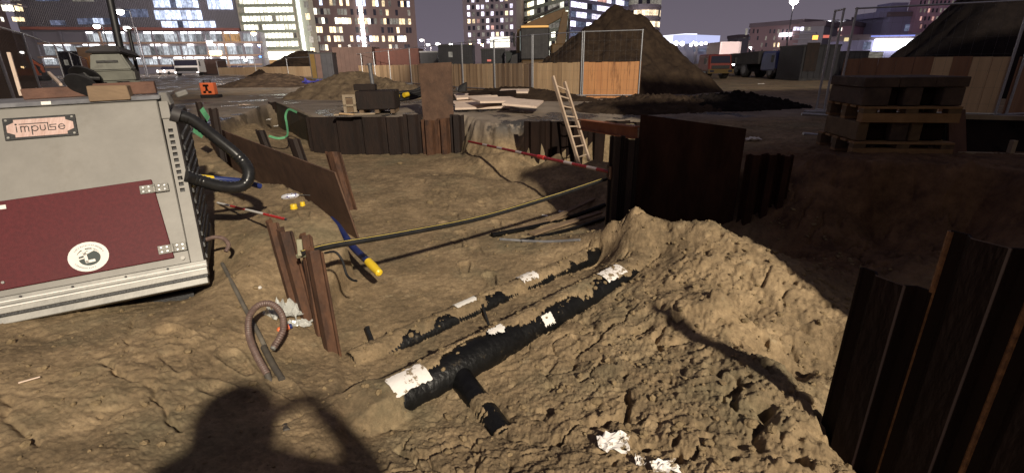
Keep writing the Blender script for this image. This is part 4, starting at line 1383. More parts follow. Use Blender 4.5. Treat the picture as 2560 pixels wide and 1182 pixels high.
for (a, b), lb in zip(wall_px, names):
    p, q = wall_pt(a), wall_pt(b)
    m_ = (p + q) / 2
    top = -.03 + .05 * (lb[0] == 'l')
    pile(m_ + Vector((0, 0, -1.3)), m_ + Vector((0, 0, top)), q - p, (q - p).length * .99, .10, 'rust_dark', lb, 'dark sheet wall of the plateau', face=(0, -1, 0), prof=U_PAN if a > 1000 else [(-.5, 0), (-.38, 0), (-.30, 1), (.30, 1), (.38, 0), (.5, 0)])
for k, (a, b, dz, dy, lb) in enumerate(((1058, 1098, -.10, -.10, 'pile in front of the tall plate, on its left'), (1098, 1132, -.06, -.12, 'pile in front of the tall plate, on its right'), (1130, 1163, .02, -.16, 'dark end pile of the sheet wall beside the earth bank'))):
    p, q = wall_pt(a), wall_pt(b)
    m_ = (p + q) / 2 + Vector((0, dy, 0))
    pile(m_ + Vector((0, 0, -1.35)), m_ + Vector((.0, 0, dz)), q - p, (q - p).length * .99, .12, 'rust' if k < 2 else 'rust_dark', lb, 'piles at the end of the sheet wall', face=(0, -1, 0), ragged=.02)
p, q = wall_pt(1056), wall_pt(1136)
plate('tall_plate', [p + Vector((.05, .06, -.5)), q + Vector((.0, .06, -.5)), P(1129, 156, d=q.y + .15), P(1047, 160, d=p.y + .15)], .03, 'plate_rust', 'tall rust brown plate standing upright in the sheet wall', 'steel plate')

# earth bank side: sheets of the side trench behind the ladder
g = 'dark sheets lining the side trench'
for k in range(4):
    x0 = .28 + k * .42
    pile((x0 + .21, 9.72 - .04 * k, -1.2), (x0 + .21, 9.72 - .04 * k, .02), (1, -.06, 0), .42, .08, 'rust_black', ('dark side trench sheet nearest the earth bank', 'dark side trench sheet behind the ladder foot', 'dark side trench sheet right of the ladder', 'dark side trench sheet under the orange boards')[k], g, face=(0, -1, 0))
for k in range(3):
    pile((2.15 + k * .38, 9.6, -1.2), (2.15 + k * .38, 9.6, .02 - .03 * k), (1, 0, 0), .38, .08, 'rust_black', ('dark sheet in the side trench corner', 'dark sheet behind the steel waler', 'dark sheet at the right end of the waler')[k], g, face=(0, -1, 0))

# right hand wall: piles, big plate, piles
g = 'dark piles on the right of the trench'
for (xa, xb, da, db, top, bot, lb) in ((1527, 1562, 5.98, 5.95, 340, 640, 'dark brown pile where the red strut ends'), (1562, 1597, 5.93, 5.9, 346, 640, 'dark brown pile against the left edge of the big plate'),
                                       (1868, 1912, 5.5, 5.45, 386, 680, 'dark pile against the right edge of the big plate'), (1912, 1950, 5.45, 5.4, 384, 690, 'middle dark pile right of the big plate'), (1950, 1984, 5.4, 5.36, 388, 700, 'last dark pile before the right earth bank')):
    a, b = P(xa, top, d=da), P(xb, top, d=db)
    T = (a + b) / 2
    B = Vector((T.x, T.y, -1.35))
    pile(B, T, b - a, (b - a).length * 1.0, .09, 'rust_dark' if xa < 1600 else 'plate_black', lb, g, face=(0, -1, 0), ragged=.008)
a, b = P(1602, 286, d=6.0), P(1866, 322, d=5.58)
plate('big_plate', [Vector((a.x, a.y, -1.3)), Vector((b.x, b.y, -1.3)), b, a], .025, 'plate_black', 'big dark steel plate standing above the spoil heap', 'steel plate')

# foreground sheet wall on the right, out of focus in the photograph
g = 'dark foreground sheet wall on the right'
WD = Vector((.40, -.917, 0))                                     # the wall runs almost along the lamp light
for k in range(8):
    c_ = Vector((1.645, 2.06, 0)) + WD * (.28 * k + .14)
    pile((c_.x, c_.y, -1.5), (c_.x, c_.y, (.18, .45, .70, .80, .82, .80, .81, .80)[k]), WD, .28, .045, 'rust_wall', ('end pile of the dark foreground wall', 'second pile of the foreground wall, glowing edge', 'third pile of the foreground wall, by the corner', 'fourth pile of the foreground wall, out of the picture', 'fifth pile of the foreground wall, beside the photographer', 'sixth pile of the foreground wall, behind the photographer', 'seventh pile of the foreground wall, farther back', 'last pile of the foreground wall, farthest back')[k], g, face=(-.917, -.4, 0), thick=.012, lock='lit_rib' if k else None)

# strut, waler, pipes and ladder in the side trench
t = thing('red_strut', P(1350, 390, d=7.6), 'red strut with painted pale glints braced across the trench', 'strut')
a, b = P(1172, 354, d=10.25), P(1524, 430, d=6.0)
q = MB()
q.tube([a, b], .024, 14)
q.build('tube', 'red_gloss', t, True)
for f0 in (.16, .30, .46, .78, .90):  # pale bands painted for the glints along the tube
    q = MB()
    q.tube([a.lerp(b, f0), a.lerp(b, f0 + .045)], .0248, 14)
    q.build('glint_band', 'glint_white', t, True)
q = MB()
q.tube([a.lerp(b, .62), a.lerp(b, .66)], .034, 14)
q.build('collar', 'red', t, True)
q = MB()
q.bar(b - Vector((.02, 0, 0)), b + Vector((.015, 0, 0)), .16, .16)
q.build('end_plate', 'rust', t)
t = thing('steel_waler', P(1520, 330, d=7.6), 'orange brown steel waler beam across the side trench', 'beam')
a, b = P(1452, 322, d=8.4), P(1592, 346, d=6.6)
q = MB()
q.bar(a, b, .14, .016)
q.bar(a + Vector((0, 0, .15)), b + Vector((0, 0, .15)), .14, .016)
q.bar(a + Vector((0, 0, .075)), b + Vector((0, 0, .075)), .012, .134)
q.build('beam', 'rust_orange', t)
t = thing('grey_pipe', P(1530, 315, d=7.6), 'grey plastic pipe lying on the waler beam', 'pipe')
q = MB()
q.tube([P(1478, 307, d=8.1), P(1582, 320, d=6.9)], .035, 12)
q.build('pipe', 'galv', t, True)
q = MB()
q.tube([P(1576, 319, d=6.95), P(1590, 321, d=6.8)], .045, 12)
q.build('socket', 'deck_grey', t, True)
beam('pale_lath', P(1470, 318, d=8.2), P(1540, 328, d=7.3), .05, .025, 'board_pale', 'pale timber lath below the grey pipe', 'lath')
t = thing('ladder', P(1440, 395, d=8.9), 'light wooden ladder leaning from the side trench on the boards', 'ladder')
la, lb_ = P(1448, 412, d=8.9), P(1382, 192, d=9.62)
ra, rb_ = P(1473, 402, d=8.9), P(1411, 206, d=9.62)
q = MB()
q.bar(la, lb_, .035, .07)
q.build('rail', 'ladder_wood', t)
q = MB()
q.bar(ra, rb_, .035, .07)
q.build('rail', 'ladder_wood', t)
for k in range(8):
    f = .08 + k * .117
    q = MB()
    q.tube([la.lerp(lb_, f), ra.lerp(rb_, f)], .014, 8)
    q.build('rung', 'ladder_wood', t, True)

# black plastic gas pipe with yellow stripes spanning the trench
t = thing('striped_pipe', P(1150, 560, d=4.8), 'black plastic pipe with yellow stripes spanning the trench', 'pipe')
path = smooth_path([P(752, 634, d=3.36), P(830, 614, d=3.62), P(1000, 585, d=4.1), P(1200, 545, d=4.85), P(1380, 492, d=5.55), P(1515, 447, d=6.15)], 10)
q = MB()
q.tube(path, .027, 14)
q.build('pipe', 'black', t, True)
for ang in (62,):
    q = MB()
    off = []
    for i, p in enumerate(path):
        tt = (path[min(i + 1, len(path) - 1)] - path[max(i - 1, 0)]).normalized()
        s_ = tt.cross(Vector((0, 0, 1))).normalized()
        n_ = s_.cross(tt)
        r_ = math.radians(ang)
        off.append(p + (s_ * math.cos(r_) + n_ * math.sin(r_)) * .0252)
    q.tube(off, .0034, 6)
    q.build('stripe', 'yellow_dull', t, True)
q = MB()
q.bar(P(748, 598, d=3.4), P(752, 640, d=3.36), .04, .02)
q.bar(P(742, 640, d=3.38), P(768, 636, d=3.38), .03, .03)
q.build('bracket', 'mossy_steel', t, bevel=.003)

# cable half buried along the left bank
q = MB()
q.tube(smooth_path([on(556, 660, -.6, .004), on(584, 715, -.64, .008), on(612, 770, -.7, .006), on(648, 838, -.78, .010), on(668, 880, -.83, .004)], 6), .017, 10)
tag(q.build('muddy_cable', 'mud_grey', None, True), 'grey muddy cable half buried beside the machine', 'cable')

# two insulated pipes half buried in the trench floor
t = thing('insulated_pipe', (PIPE1[0] + PIPE1[1]) / 2, 'thick black insulated pipe with T branch half buried in sand', 'pipe')
a, b, r = PIPE1
q = MB()
q.tube([a.lerp(b, k / 40) for k in range(41)], r, 40)
q.build('casing', 'black_pipe', t, True)
for s0, s1 in ((.10, .335), (.60, .755)):
    q = MB()
    q.tube([a.lerp(b, s0), a.lerp(b, s0 + .012), a.lerp(b, s1 - .012), a.lerp(b, s1)], r, 40, rad=[r * 1.01, r * 1.07, r * 1.07, r * 1.01])
    q.build('joint_sleeve', 'black_pipe', t, True)
ta, tb, tr_ = TEE
q = MB()
q.tube([ta.lerp(tb, k / 12) for k in range(13)], tr_, 28, rad=[tr_ * (1.12 if k < 2 else 1.0) for k in range(13)])
br = q.build('branch', 'black_pipe', t, True)
q = MB()
dt = (tb - ta).normalized()
ring_c = P(1228, 1056, z=-.955)
q.tube([ring_c, ring_c + Vector((0, -.004, .006))], .024, 16)
q.tube([ring_c + Vector((0, -.004, .006)), ring_c + Vector((0, -.01, .014))], .011, 12)
q.build('end_plug', 'galv', br, True)


def sticker(pp, s0, s1, a0, a1, name, m, parent, notch=0, seed=1, lift=.004, rs=1.0):
    """a paper label pasted round the pipe, torn along its edges"""
    a, b, r = pp
    ax = (b - a).normalized()
    side = ax.cross(Vector((0, 0, 1))).normalized()          # towards the camera
    upv = side.cross(ax)
    rn = random.Random(seed)
    ns, na = 14, 10
    vs, fs = [], []
    Lp = (b - a).length
    rag = [[rn.uniform(-1, 1) for _ in range(ns + 1)] for _ in range(4)]
    for i in range(ns + 1):
        for j in range(na + 1):
            fa = j / na
            lo = a0 + notch * abs(rag[0][i]) * (a1 - a0)
            hi = a1 - notch * .6 * abs(rag[1][i]) * (a1 - a0)
            an = math.radians(lo + (hi - lo) * fa)
            s = (s0 + (s1 - s0) * (i / ns)) * Lp + notch * .02 * rag[2][j % ns] * (1 if i in (0, ns) else 0)
            vs.append(a + ax * s + (side * math.cos(an) + upv * math.sin(an)) * (r * rs + lift + .0012 * rn.random()))
    for i in range(ns):
        for j in range(na):
            k = i * (na + 1) + j
            fs.append((k, k + 1, k + na + 2, k + na + 1))
    me = bpy.data.meshes.new(name)
    me.from_pydata([tuple(v) for v in vs], [], fs)
    o = link(name, me, m, parent)
    md = o.modifiers.new('thick', 'SOLIDIFY')
    md.thickness = .001
    return o


sticker(PIPE1, .036, .108, 42, 98, 'paper_label', 'paper', t, .10, 3, .034)
sticker(PIPE1, .395, .425, 15, 62, 'paper_label', 'clean_paper', t, .25, 5)
sticker(PIPE1, .262, .300, 62, 95, 'paper_label', 'clean_paper', t, .40, 8, .022, 1.07)
sticker(PIPE1, .625, .705, 48, 100, 'paper_label', 'paper', t, .12, 11, .026, 1.07)
t = thing('insulated_pipe', (PIPE2[0] + PIPE2[1]) / 2, 'second black pipe almost buried behind the thick one', 'pipe')
a, b, r = PIPE2
q = MB()
q.tube([a.lerp(b, k / 40) for k in range(41)], r, 32)
q.build('casing', 'black_pipe', t, True)
sticker(PIPE2, .255, .315, 70, 110, 'paper_label', 'clean_paper', t, .2, 13, .022)
sticker(PIPE2, .455, .51, 45, 120, 'paper_label', 'paper', t, .3, 17, .026)
# black stub, collar and strap pieces poking out of the sand
for (a_, b_, r_, nm, lb, ct) in (((921, 838), (942, 884), .020, 'pipe_stub', 'black pipe stub leaning out of the sand near the piles', 'pipe stub'), ((1208, 780), (1222, 812), .012, 'black_strap', 'short black strap between the two buried pipes', 'strap')):
    A, B = on(*a_, -1.0, .05), on(*b_, -1.0, .0)
    q = MB()
    q.tube([A + Vector((0, 0, .03)), A, B, B - Vector((0, 0, .05))], r_, 12)
    tag(q.build(nm, 'black', None, True), lb, ct)
# scraps of white paper on the spoil heap and far pipe run
for i, (px, py, sx, sy, lb) in enumerate(((1530, 1112, .15, .12, 'torn white paper scrap on the front of the spoil heap'), (1600, 1158, .05, .05, 'small white paper scrap left of the lowest one'), (1662, 1172, .13, .07, 'white paper scrap at the bottom edge of the heap'),
                                          (1405, 531, .11, .05, 'white scrap on the pipes below the right piles'), (1362, 541, .09, .05, 'white scrap just left of the one by the right piles'))):
    crumple('paper_scrap', on(px, py, -.8, .006), (sx, sy, .03), 'paper' if i < 3 else 'clean_paper', lb, 'paper scrap', 20 + i, 0, 9)
# thin dark pipes lying along the far side of the trench floor
for i, (pts, r_, lb) in enumerate((([(1230, 592), (1330, 572), (1430, 545), (1512, 515)], .035, 'dark pipe along the far trench side below the striped pipe'), ([(1300, 606), (1420, 578), (1512, 548)], .028, 'thin dark pipe lying nearest the spoil heap crest'), ([(1250, 600), (1360, 606), (1450, 602)], .018, 'muddy grey cable on the trench floor'))):
    q = MB()
    q.tube(smooth_path([on(*p, -1.0, r_ * .6) for p in pts], 6), r_, 12)
    tag(q.build('buried_pipe' if i < 2 else 'muddy_cable', 'black_pipe' if i < 2 else 'deck_grey', None, True), lb, 'pipe' if i < 2 else 'cable')


for (pa, pb, w_, lb) in (((1330, 590), (1500, 540), .09, 'muddy plank lying in the dark slot below the striped pipe'), ((1372, 556), (1512, 492), .07, 'darker plank leaning at the foot of the right piles'), ((1290, 578), (1420, 548), .06, 'short muddy plank at the left end of the dark slot')):
    q = MB()
    q.bar(on(*pa, -1.1, .03), on(*pb, -1.1, .06), w_, .03)
    tag(q.build('muddy_plank', 'beam_wood', None), lb, 'plank', 'planks in the dark slot')


# loose clods lying about on the heap and the bank: nobody could count them
def clods():
    rn = np.random.RandomState(5)
    n = 9500
    X = rn.uniform(-3.6, 3.4, n)
    Y = rn.uniform(1.3, 7.0, n)
    Hh, RO, SD = height(X, Y)
    for pp in (PIPE1, PIPE2):
        s_, tr_, zt_, on_, _, _ = pipe_frame(pp, X, Y)
        Hh = np.where(on_ & (np.abs(tr_) < .8), np.maximum(Hh, zt_), Hh)
        RO = np.where(on_, 1.0, RO)
    keep = rn.rand(n) < np.clip(RO * 1.0 - .08, .05, 1)
    ico = bmesh.new()
    bmesh.ops.create_icosphere(ico, subdivisions=1, radius=1)
    base = np.array([v.co[:] for v in ico.verts])
    faces = np.array([[v.index for v in f.verts] for f in ico.faces])
    ico.free()
    vs, fs = [], []
    for i in np.nonzero(keep)[0]:
        s = .0045 + .022 * rn.rand() ** 4.0
        sc = s * (0.7 + .6 * rn.rand(3)) * np.array([1, 1, .75])
        a = rn.rand() * 6.28
        R = np.array([[math.cos(a), -math.sin(a), 0], [math.sin(a), math.cos(a), 0], [0, 0, 1]])
        v = (base * (1 + .35 * (rn.rand(len(base), 1) - .5)) * sc) @ R.T + [X[i], Y[i], Hh[i] + s * .25]
        fs.append(faces + len(vs) * len(base))
        vs.append(v)
    me = bpy.data.meshes.new('clods')
    me.from_pydata(np.concatenate(vs).tolist(), [], np.concatenate(fs).tolist())
    o = link('clods', me, 'clod', None, False)
    o['kind'] = 'stuff'
    o['label'] = 'loose sand clods scattered over the heap and bank'
    o['category'] = 'clods'


clods()
rn_ = random.Random(8)
for i, (px, py, s_) in enumerate(((2010, 1000, .045), (1880, 1060, .03), (1490, 1005, .03), (640, 720, .022), (1000, 410, .05), (470, 880, .02), (240, 1010, .022), (1120, 1130, .02), (1075, 508, .05))):
    c = on(px, py, -.75, s_ * .3)
    bm = bmesh.new()
    bmesh.ops.create_icosphere(bm, subdivisions=2, radius=1)
    for v in bm.verts:
        k_ = 1 + .28 * mnoise.noise(v.co * 1.3 + Vector((i * 7, 0, 0)))
        v.co = Vector((v.co.x * s_ * 1.25, v.co.y * s_, v.co.z * s_ * .72)) * k_ + c
    me = bpy.data.meshes.new('stone')
    bm.to_mesh(me)
    bm.free()
    tag(link('stone', me, 'clod', None, True), ('pale stone on the lip of the gully', 'small stone below the gully lip', 'stone on the slope right of the T branch', 'pebble beside the muddy cable', 'dark clod in the middle of the far trench floor', 'pebble below the machine corner', 'pebble beside the crack in the near bank', 'pebble below the T branch', 'clod on the trench floor behind the striped pipe')[i], 'stone', 'loose stones on the sand')

# ------------------------------------------------------------------ fences
def fence_panel(a, b, label, boards=True, tones=('timber', 'timber_b', 'timber_c'), bw=.20, bh=1.10, h=2.0, group='fence panels with board hoarding', wires=True, b0=.02, net=None, seed=0, post_r=.021):
    a, b = Vector(a), Vector(b)
    t = thing('fence_panel', a, label, 'fence panel', group)
    d = (b - a)
    L = d.length
    d.normalize()
    n = Vector((d.y, -d.x, 0))
    if n.dot(-a) < 0:
        n = -n
    up = Vector((0, 0, 1))
    for e in (a + d * .03, b - d * .03):
        q = MB()
        q.tube([e, e + up * h], post_r, 10)
        q.build('post', 'galv', t, True)
    for z in (h - .02, .12):
        q = MB()
        q.tube([a + up * z, b + up * z], post_r * .75, 8)
        q.build('rail', 'galv', t, True)
    if wires:
        q = MB()
        k = int(L / .15)
        for i in range(1, k):
            e = a + d * (L * i / k)
            q.bar(e + up * .12, e + up * (h - .02), 0.0016)
        for i in range(1, 7):
            q.bar(a + up * (h * i / 7), b + up * (h * i / 7), 0.0016)
        o = q.build('wire_mesh', 'wire', t)
        o['kind'] = 'stuff'
    if net:
        q = MB()
        q.hexa([a + up * .1 - n * .02, b + up * .1 - n * .02, b + up * .1 - n * .016, a + up * .1 - n * .016, a + up * (h - .05) - n * .02, b + up * (h - .05) - n * .02, b + up * (h - .05) - n * .016, a + up * (h - .05) - n * .016])
        q.build('dust_net', net, t)
    if boards:
        rn = random.Random(seed)
        m = max(1, round(L / bw))
        for i in range(m):
            s0, s1 = L * i / m + .003, L * (i + 1) / m - .003
            off = n * (-.035 + rn.uniform(-.006, .006))
            z1 = bh + rn.uniform(-.012, .012)
            z0 = b0 + rn.uniform(-.02, .02)
            q = MB()
            p0, p1 = a + d * s0 + off, a + d * s1 + off
            q.hexa([p0 + up * z0, p1 + up * z0, p1 + up * z0 - n * .022, p0 + up * z0 - n * .022, p0 + up * z1, p1 + up * z1, p1 + up * z1 - n * .022, p0 + up * z1 - n * .022])
            q.build('board', rn.choice(tones), t)
    q = MB()
    q.box(-.35, .35, -.11, .11, 0, .13, frame(a + Vector((0, 0, -.01)), n, -d, up))
    q.build('foot_block', 'deck_grey', t, bevel=.02)
    return t


def at_h(px, hpx, z=0.0):
    """ground point under something whose 2 m top stands hpx above the horizon"""
    zc = .9 * 1275.0 / hpx
    hy = 178.7 - .01455 * px
    v = CAM_R @ Vector(((px - 1280) / FPX, -(hy - 591) / FPX, -1.0))
    k = zc / math.hypot(v.y, 0) * (v.y)
    v.z = 0
    p = v * (zc / v.y) * 0.985
    return Vector((p.x, p.y, z))


FP = [at_h(1604, 73), at_h(1456, 71), at_h(1331, 65), at_h(1236, 55), at_h(1156, 50), at_h(1026, 39), at_h(974, 34), at_h(936, 31), at_h(905, 28)]
names = ('fence panel of glowing orange boards against the sand heap', 'fence panel behind the ladder, pale worn boards', 'fence panel right of the excavator arm post, striped boards', 'fence panel above the pale board stack', 'fence panel just right of the tall plate', 'fence panel left of the tall plate', 'narrow fence panel behind the sand mound post', 'far fence panel in front of the brown container')
for k in range(len(FP) - 1):
    fence_panel(FP[k], FP[k + 1], names[k], tones=('timber_orange',) if k == 0 else ('timber', 'timber_b', 'timber_c') if k > 1 else ('timber_c', 'timber', 'timber_c'), seed=k, wires=k < 4, bw=.2 if k < 5 else .5)
far = [FP[-1], P(860, 178, d=46), P(800, 178, d=50), P(720, 178, d=56), P(640, 178, d=63), P(545, 178, d=72)]
for k in range(5):
    a, b = far[k].copy(), far[k + 1].copy()
    a.z = b.z = 0
    fence_panel(a, b, ('far hoarding stretch beside the yellow doors', 'far hoarding stretch above the blue sheet', 'far hoarding stretch behind the dark mound', 'far hoarding stretch before the lit lobby', 'farthest hoarding stretch where the road ends')[k], tones=('timber', 'timber_b'), seed=20 + k, wires=False, bw=2.0, post_r=.03)
# right hand panel and the one beyond the frame
r0, r1 = P(2082, 292, 0.0), P(2488, 300, 0.0)
r1 = Vector((r1.x * .985, r1.y * .985, 0))
fence_panel(r0, r1, 'fence panel with rosy boards behind the pallet stack', tones=('timber_r', 'timber_r', 'timber_b'), seed=41, bw=.27, bh=1.1, group='right fence panels')
fence_panel(r1 + Vector((.12, -.02, 0)), r1 + Vector((3.5, .5, 0)), 'fence panel cut by the right edge of the picture', tones=('timber_r', 'timber_orange'), seed=42, bw=.27, group='right fence panels')
fence_panel(r0 + Vector((-.16, .05, 0)), r0 + Vector((-.10, .45, 0)), 'narrow fence end standing against the rosy board panel', boards=False, wires=False, group='right fence panels')
for (xa, ya, xb, yb, dd, lb) in ((2004, 285, 2088, 290, 9.2, 'upper grey scaffold tube lying at the fence foot'), (2008, 335, 2080, 342, 7.4, 'lower grey scaffold tube left of the pallet stack')):
    q = MB()
    q.tube([P(xa, ya, d=dd), P(xb, yb, d=dd)], .028, 10)
    tag(q.build('scaffold_tube', 'galv', None, True), lb, 'tube', 'scaffold tubes on the ground')
# left fence running away, with dust net
LF = [Vector(v + (0,)) for v in ((-8.5, 7.8), (-10.4, 10.5), (-12.3, 13.2), (-17.2, 19.6), (-22.7, 26.6), (-30.5, 36.5), (-41, 50), (-60, 74))]
for k in range(7):
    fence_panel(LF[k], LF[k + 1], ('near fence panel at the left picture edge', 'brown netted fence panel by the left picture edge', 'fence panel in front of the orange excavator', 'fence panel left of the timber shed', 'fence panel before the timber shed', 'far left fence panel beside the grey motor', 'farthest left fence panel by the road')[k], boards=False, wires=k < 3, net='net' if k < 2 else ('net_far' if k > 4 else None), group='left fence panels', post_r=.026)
q = MB()
a, b = P(22, 132, d=9.0), P(54, 240, d=8.9)
q.bar(a, b, .05, .05)
tag(q.build('timber_brace', 'board_pale', None), 'pale slanting brace post at the left fence', 'brace')
q = MB()
q.bar(P(122, 182, d=11.5), P(152, 212, d=10.5), .05, .05)
tag(q.build('timber_brace', 'board_pale', None), 'short pale brace lying behind the long timber', 'brace')


# ------------------------------------------------------------------ heaps
def heap(name, c, rx, ry, h, m, label, seed, rough=.10, pw=1.0, n=110, k=46, cat='sand heap', rot=0.0):
    rs = np.linspace(0, 1, k) ** .9
    A = np.linspace(0, 2 * np.pi, n, endpoint=False)
    R, T = np.meshgrid(rs, A, indexing='ij')
    wob = 1 + .13 * perlin(np.cos(T) * 1.5 + seed, np.sin(T) * 1.5, 3) + .06 * perlin(np.cos(T) * 4 + seed, np.sin(T) * 4, 8)
    lx_, ly_ = R * rx * wob * np.cos(T), R * ry * wob * np.sin(T)
    X = c[0] + lx_ * math.cos(rot) - ly_ * math.sin(rot)
    Y = c[1] + lx_ * math.sin(rot) + ly_ * math.cos(rot)
    prof = np.clip(1 - R, 0, 1)
    prof = np.where(prof > .70, .70 + .20 * np.sin(np.clip((prof - .70) / .30, 0, 1) * 1.35), prof) / .895
    Z = h * prof ** pw
    S = max(h, .4)
    amp = rough * S * np.clip((1 - R) * 5, 0, 1)
    Z = Z + amp * (fbm(X / S * 1.6 + seed, Y / S * 1.6, 4, 5) + .45 * lumps(X / S * 5, Y / S * 5, 2) - .1 + .22 * lumps(X / S * 13, Y / S * 13, 4))
    Z = Z - .12 * R ** 3 + c[2]
    v = np.stack([X.ravel(), Y.ravel(), Z.ravel()], 1)
    i = np.arange(k - 1)[:, None] * n + np.arange(n)[None, :]
    j = np.arange(k - 1)[:, None] * n + (np.arange(n)[None, :] + 1) % n
    f = np.stack([i, j, j + n, i + n], -1).reshape(-1, 4)[:, ::-1]
    me = bpy.data.meshes.new(name)
    me.from_pydata(v.tolist(), [], f.tolist())
    o = link(name, me, m, None, False)
    me.polygons.foreach_set('use_smooth', [True] * len(me.polygons))
    return tag(o, label, cat)


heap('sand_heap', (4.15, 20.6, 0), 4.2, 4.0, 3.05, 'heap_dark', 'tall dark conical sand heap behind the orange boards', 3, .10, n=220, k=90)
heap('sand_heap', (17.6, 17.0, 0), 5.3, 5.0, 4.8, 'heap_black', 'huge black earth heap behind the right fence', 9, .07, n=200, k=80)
heap('sand_heap', (-14.2, 30.5, 0), 4.0, 2.2, .72, 'heap_dark', 'low dark earth ridge before the far hoarding', 14, .16)
heap('sand_heap', (-5.7, 18.6, 0), 2.9, 1.7, .92, 'heap_sand', 'pale sand mound with a post in front', 21, .14)
heap('sand_heap', (-4.0, 17.8, 0), 1.7, 1.1, .55, 'heap_sand', 'smaller sand mound right of the post', 27, .16)
heap('sand_heap', (-25.5, 64, 0), 7, 5, 3.0, 'heap_dark', 'grey earth heap sloping down behind the far hoarding', 33, .10)
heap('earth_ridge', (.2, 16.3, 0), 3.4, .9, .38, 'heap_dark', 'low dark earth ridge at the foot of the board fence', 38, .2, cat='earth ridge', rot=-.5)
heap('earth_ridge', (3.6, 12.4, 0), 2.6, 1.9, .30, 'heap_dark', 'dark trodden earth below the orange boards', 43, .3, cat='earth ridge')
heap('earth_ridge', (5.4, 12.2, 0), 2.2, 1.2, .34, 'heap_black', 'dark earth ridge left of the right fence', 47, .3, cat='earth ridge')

# ------------------------------------------------------------------ things on the plateau
t = thing('steel_block', P(935, 280, 0.0), 'large dark rusty block standing on the plateau edge', 'block')
o = P(893, 282, 0.02)
fb = frame(o, Vector((1, .06, 0)).normalized(), Vector((-.06, 1, 0)).normalized(), Vector((0, 0, 1)))
q = MB()
q.box(0, .93, 0, .8, .06, .50, fb)
q.build('body', 'rust_dark', t, bevel=.02)
for x in (.05, .42, .80):
    q = MB()
    q.box(x, x + .10, .03, .76, -.03, .06, fb)
    q.build('bearer', 'beam_wood', t)
q = MB()
q.box(-.08, .44, .25, .50, .502, .65, fb)
tag(q.build('rusty_beam_end', 'rust_dark', None, bevel=.01), 'short rusty beam lying on the dark block', 'beam')
t = thing('pale_crate', fb @ Vector((-.2, .3, 0)), 'small pale open crate left of the dark block', 'crate')
for (x0, x1, z0, z1) in ((-.34, -.02, .36, .42), (-.34, -.02, .14, .19), (-.34, -.27, .0, .36), (-.10, -.02, .0, .36)):
    q = MB()
    q.box(x0, x1, .10, .14, z0, z1, fb)
    q.build('slat', 'beam_pale', t)
q = MB()
q.box(-.33, -.03, .14, .55, .0, .34, fb)
q.build('crate_body', 'beam_wood', t)
t = thing('steel_post', P(932, 224, 0.0), 'grey steel post standing behind the dark block', 'post')
q = MB()
q.tube([P(934, 228, d=14.0), P(924, 162, d=14.0)], .055, 12)
q.build('tube', 'galv_dark', t, True)
q = MB()
q.tube([P(924, 163, d=14.0), P(923, 159, d=14.0)], .07, 12)
q.build('cap', 'galv_dark', t, True)
for k, (y0, r_) in enumerate(((238, .055), (243, .05), (249, .05), (233, .045))):
    q = MB()
    base = [(978, y0 + 4, 12.9), (1010, y0 + 1 - k, 13.1), (1036, y0 - 5, 13.3), (1062, y0 - 11 - 2 * k, 13.5)]
    tt = thing('black_duct', P(1010, y0, d=13.1), ('black duct with two yellow bands left of the tall plate', 'black duct below the yellow banded one', 'lowest black duct left of the tall plate', 'topmost black duct left of the tall plate')[k], 'duct', 'black ducts on the plateau')
    q.tube(smooth_path([P(a_, b_, d=c_) for a_, b_, c_ in base], 6), r_, 10)
    q.build('pipe', 'black', tt, True)
    if k == 0:
        for (x0, x1, ya, yb) in ((989, 1003, 241.5, 239.5), (1010, 1020, 238.2, 236)):
            q = MB()
            q.tube([P(x0, ya, d=12.95), P(x1, yb, d=13.08)], .060, 12)
            q.build('yellow_band', 'yellow', tt, True)
# boards thrown in a pile
rn = random.Random(5)
spots = ((1205, 262, 1.35, .62, .10, .03), (1200, 258, 1.4, .5, .30, .06), (1215, 254, 1.5, .6, -.02, .09), (1240, 262, 1.2, .7, .5, .12), (1190, 255, 1.1, .6, .22, .15), (1308, 268, .82, .85, -.25, .10), (1286, 250, .80, .55, -.10, .20))
labs = ('lowest pale board of the pile beside the tall plate', 'second pale board from the ground in the pile', 'middle pale board of the pile, longest edge', 'pale board lying askew on the middle board', 'thin pale board on top at the pile\'s left', 'broad pale board sliding off the pile\'s right end', 'pale square board on top of the pile')
for k, (px, py, l, w, rz, z) in enumerate(spots):
    c = P(px, py + 13, 0.0)
    c.z = z * .7 + .03
    ex = Vector((math.cos(rz), math.sin(rz), .035 * rn.uniform(-1, 1) - (.10 if k == 5 else 0)))
    ey = Vector((-math.sin(rz), math.cos(rz), .03 * rn.uniform(-1, 1)))
    fr = frame(c + Vector((0, 0, z * .9)), ex.normalized(), (ey + Vector((0, 0, .10))).normalized(), ex.cross(ey).normalized())
    q = MB()
    q.box(-l / 2, l / 2, -w / 2, w / 2, 0, .05, fr)
    tag(q.build('pale_board', 'board_pale', None, bevel=.004), labs[k], 'board', 'pale boards piled on the plateau')
for k, (x0, y0, x1, y1, lb) in enumerate(((1172, 240, 1230, 236, 'dark sleeper behind the pale boards, left one'), (1228, 237, 1290, 233, 'dark sleeper behind the pale boards, right one'))):
    q = MB()
    q.bar(P(x0, y0, d=13.4), P(x1, y1, d=13.5), .16, .16)
    tag(q.build('dark_sleeper', 'rust_black', None, bevel=.01), lb, 'sleeper', 'dark sleepers behind the boards')
q = MB()
q.hexa([P(1142, 222, d=13.2) + Vector(v) for v in ((0, 0, -.1), (.25, 0, -.1), (.25, .2, -.1), (0, .2, -.1), (.05, .05, .08), (.28, 0, .18), (.25, .2, .14), (.05, .2, .06))])
tag(q.build('black_lump', 'black', None, bevel=.03), 'black crumpled lump right of the tall plate', 'sheet')
t = thing('timber_lath', P(905, 295, 0.0), 'split pale lath lying along the dark wall top', 'lath')
q = MB()
q.bar(P(835, 287, z=.05), P(938, 284, z=.05), .12, .03)
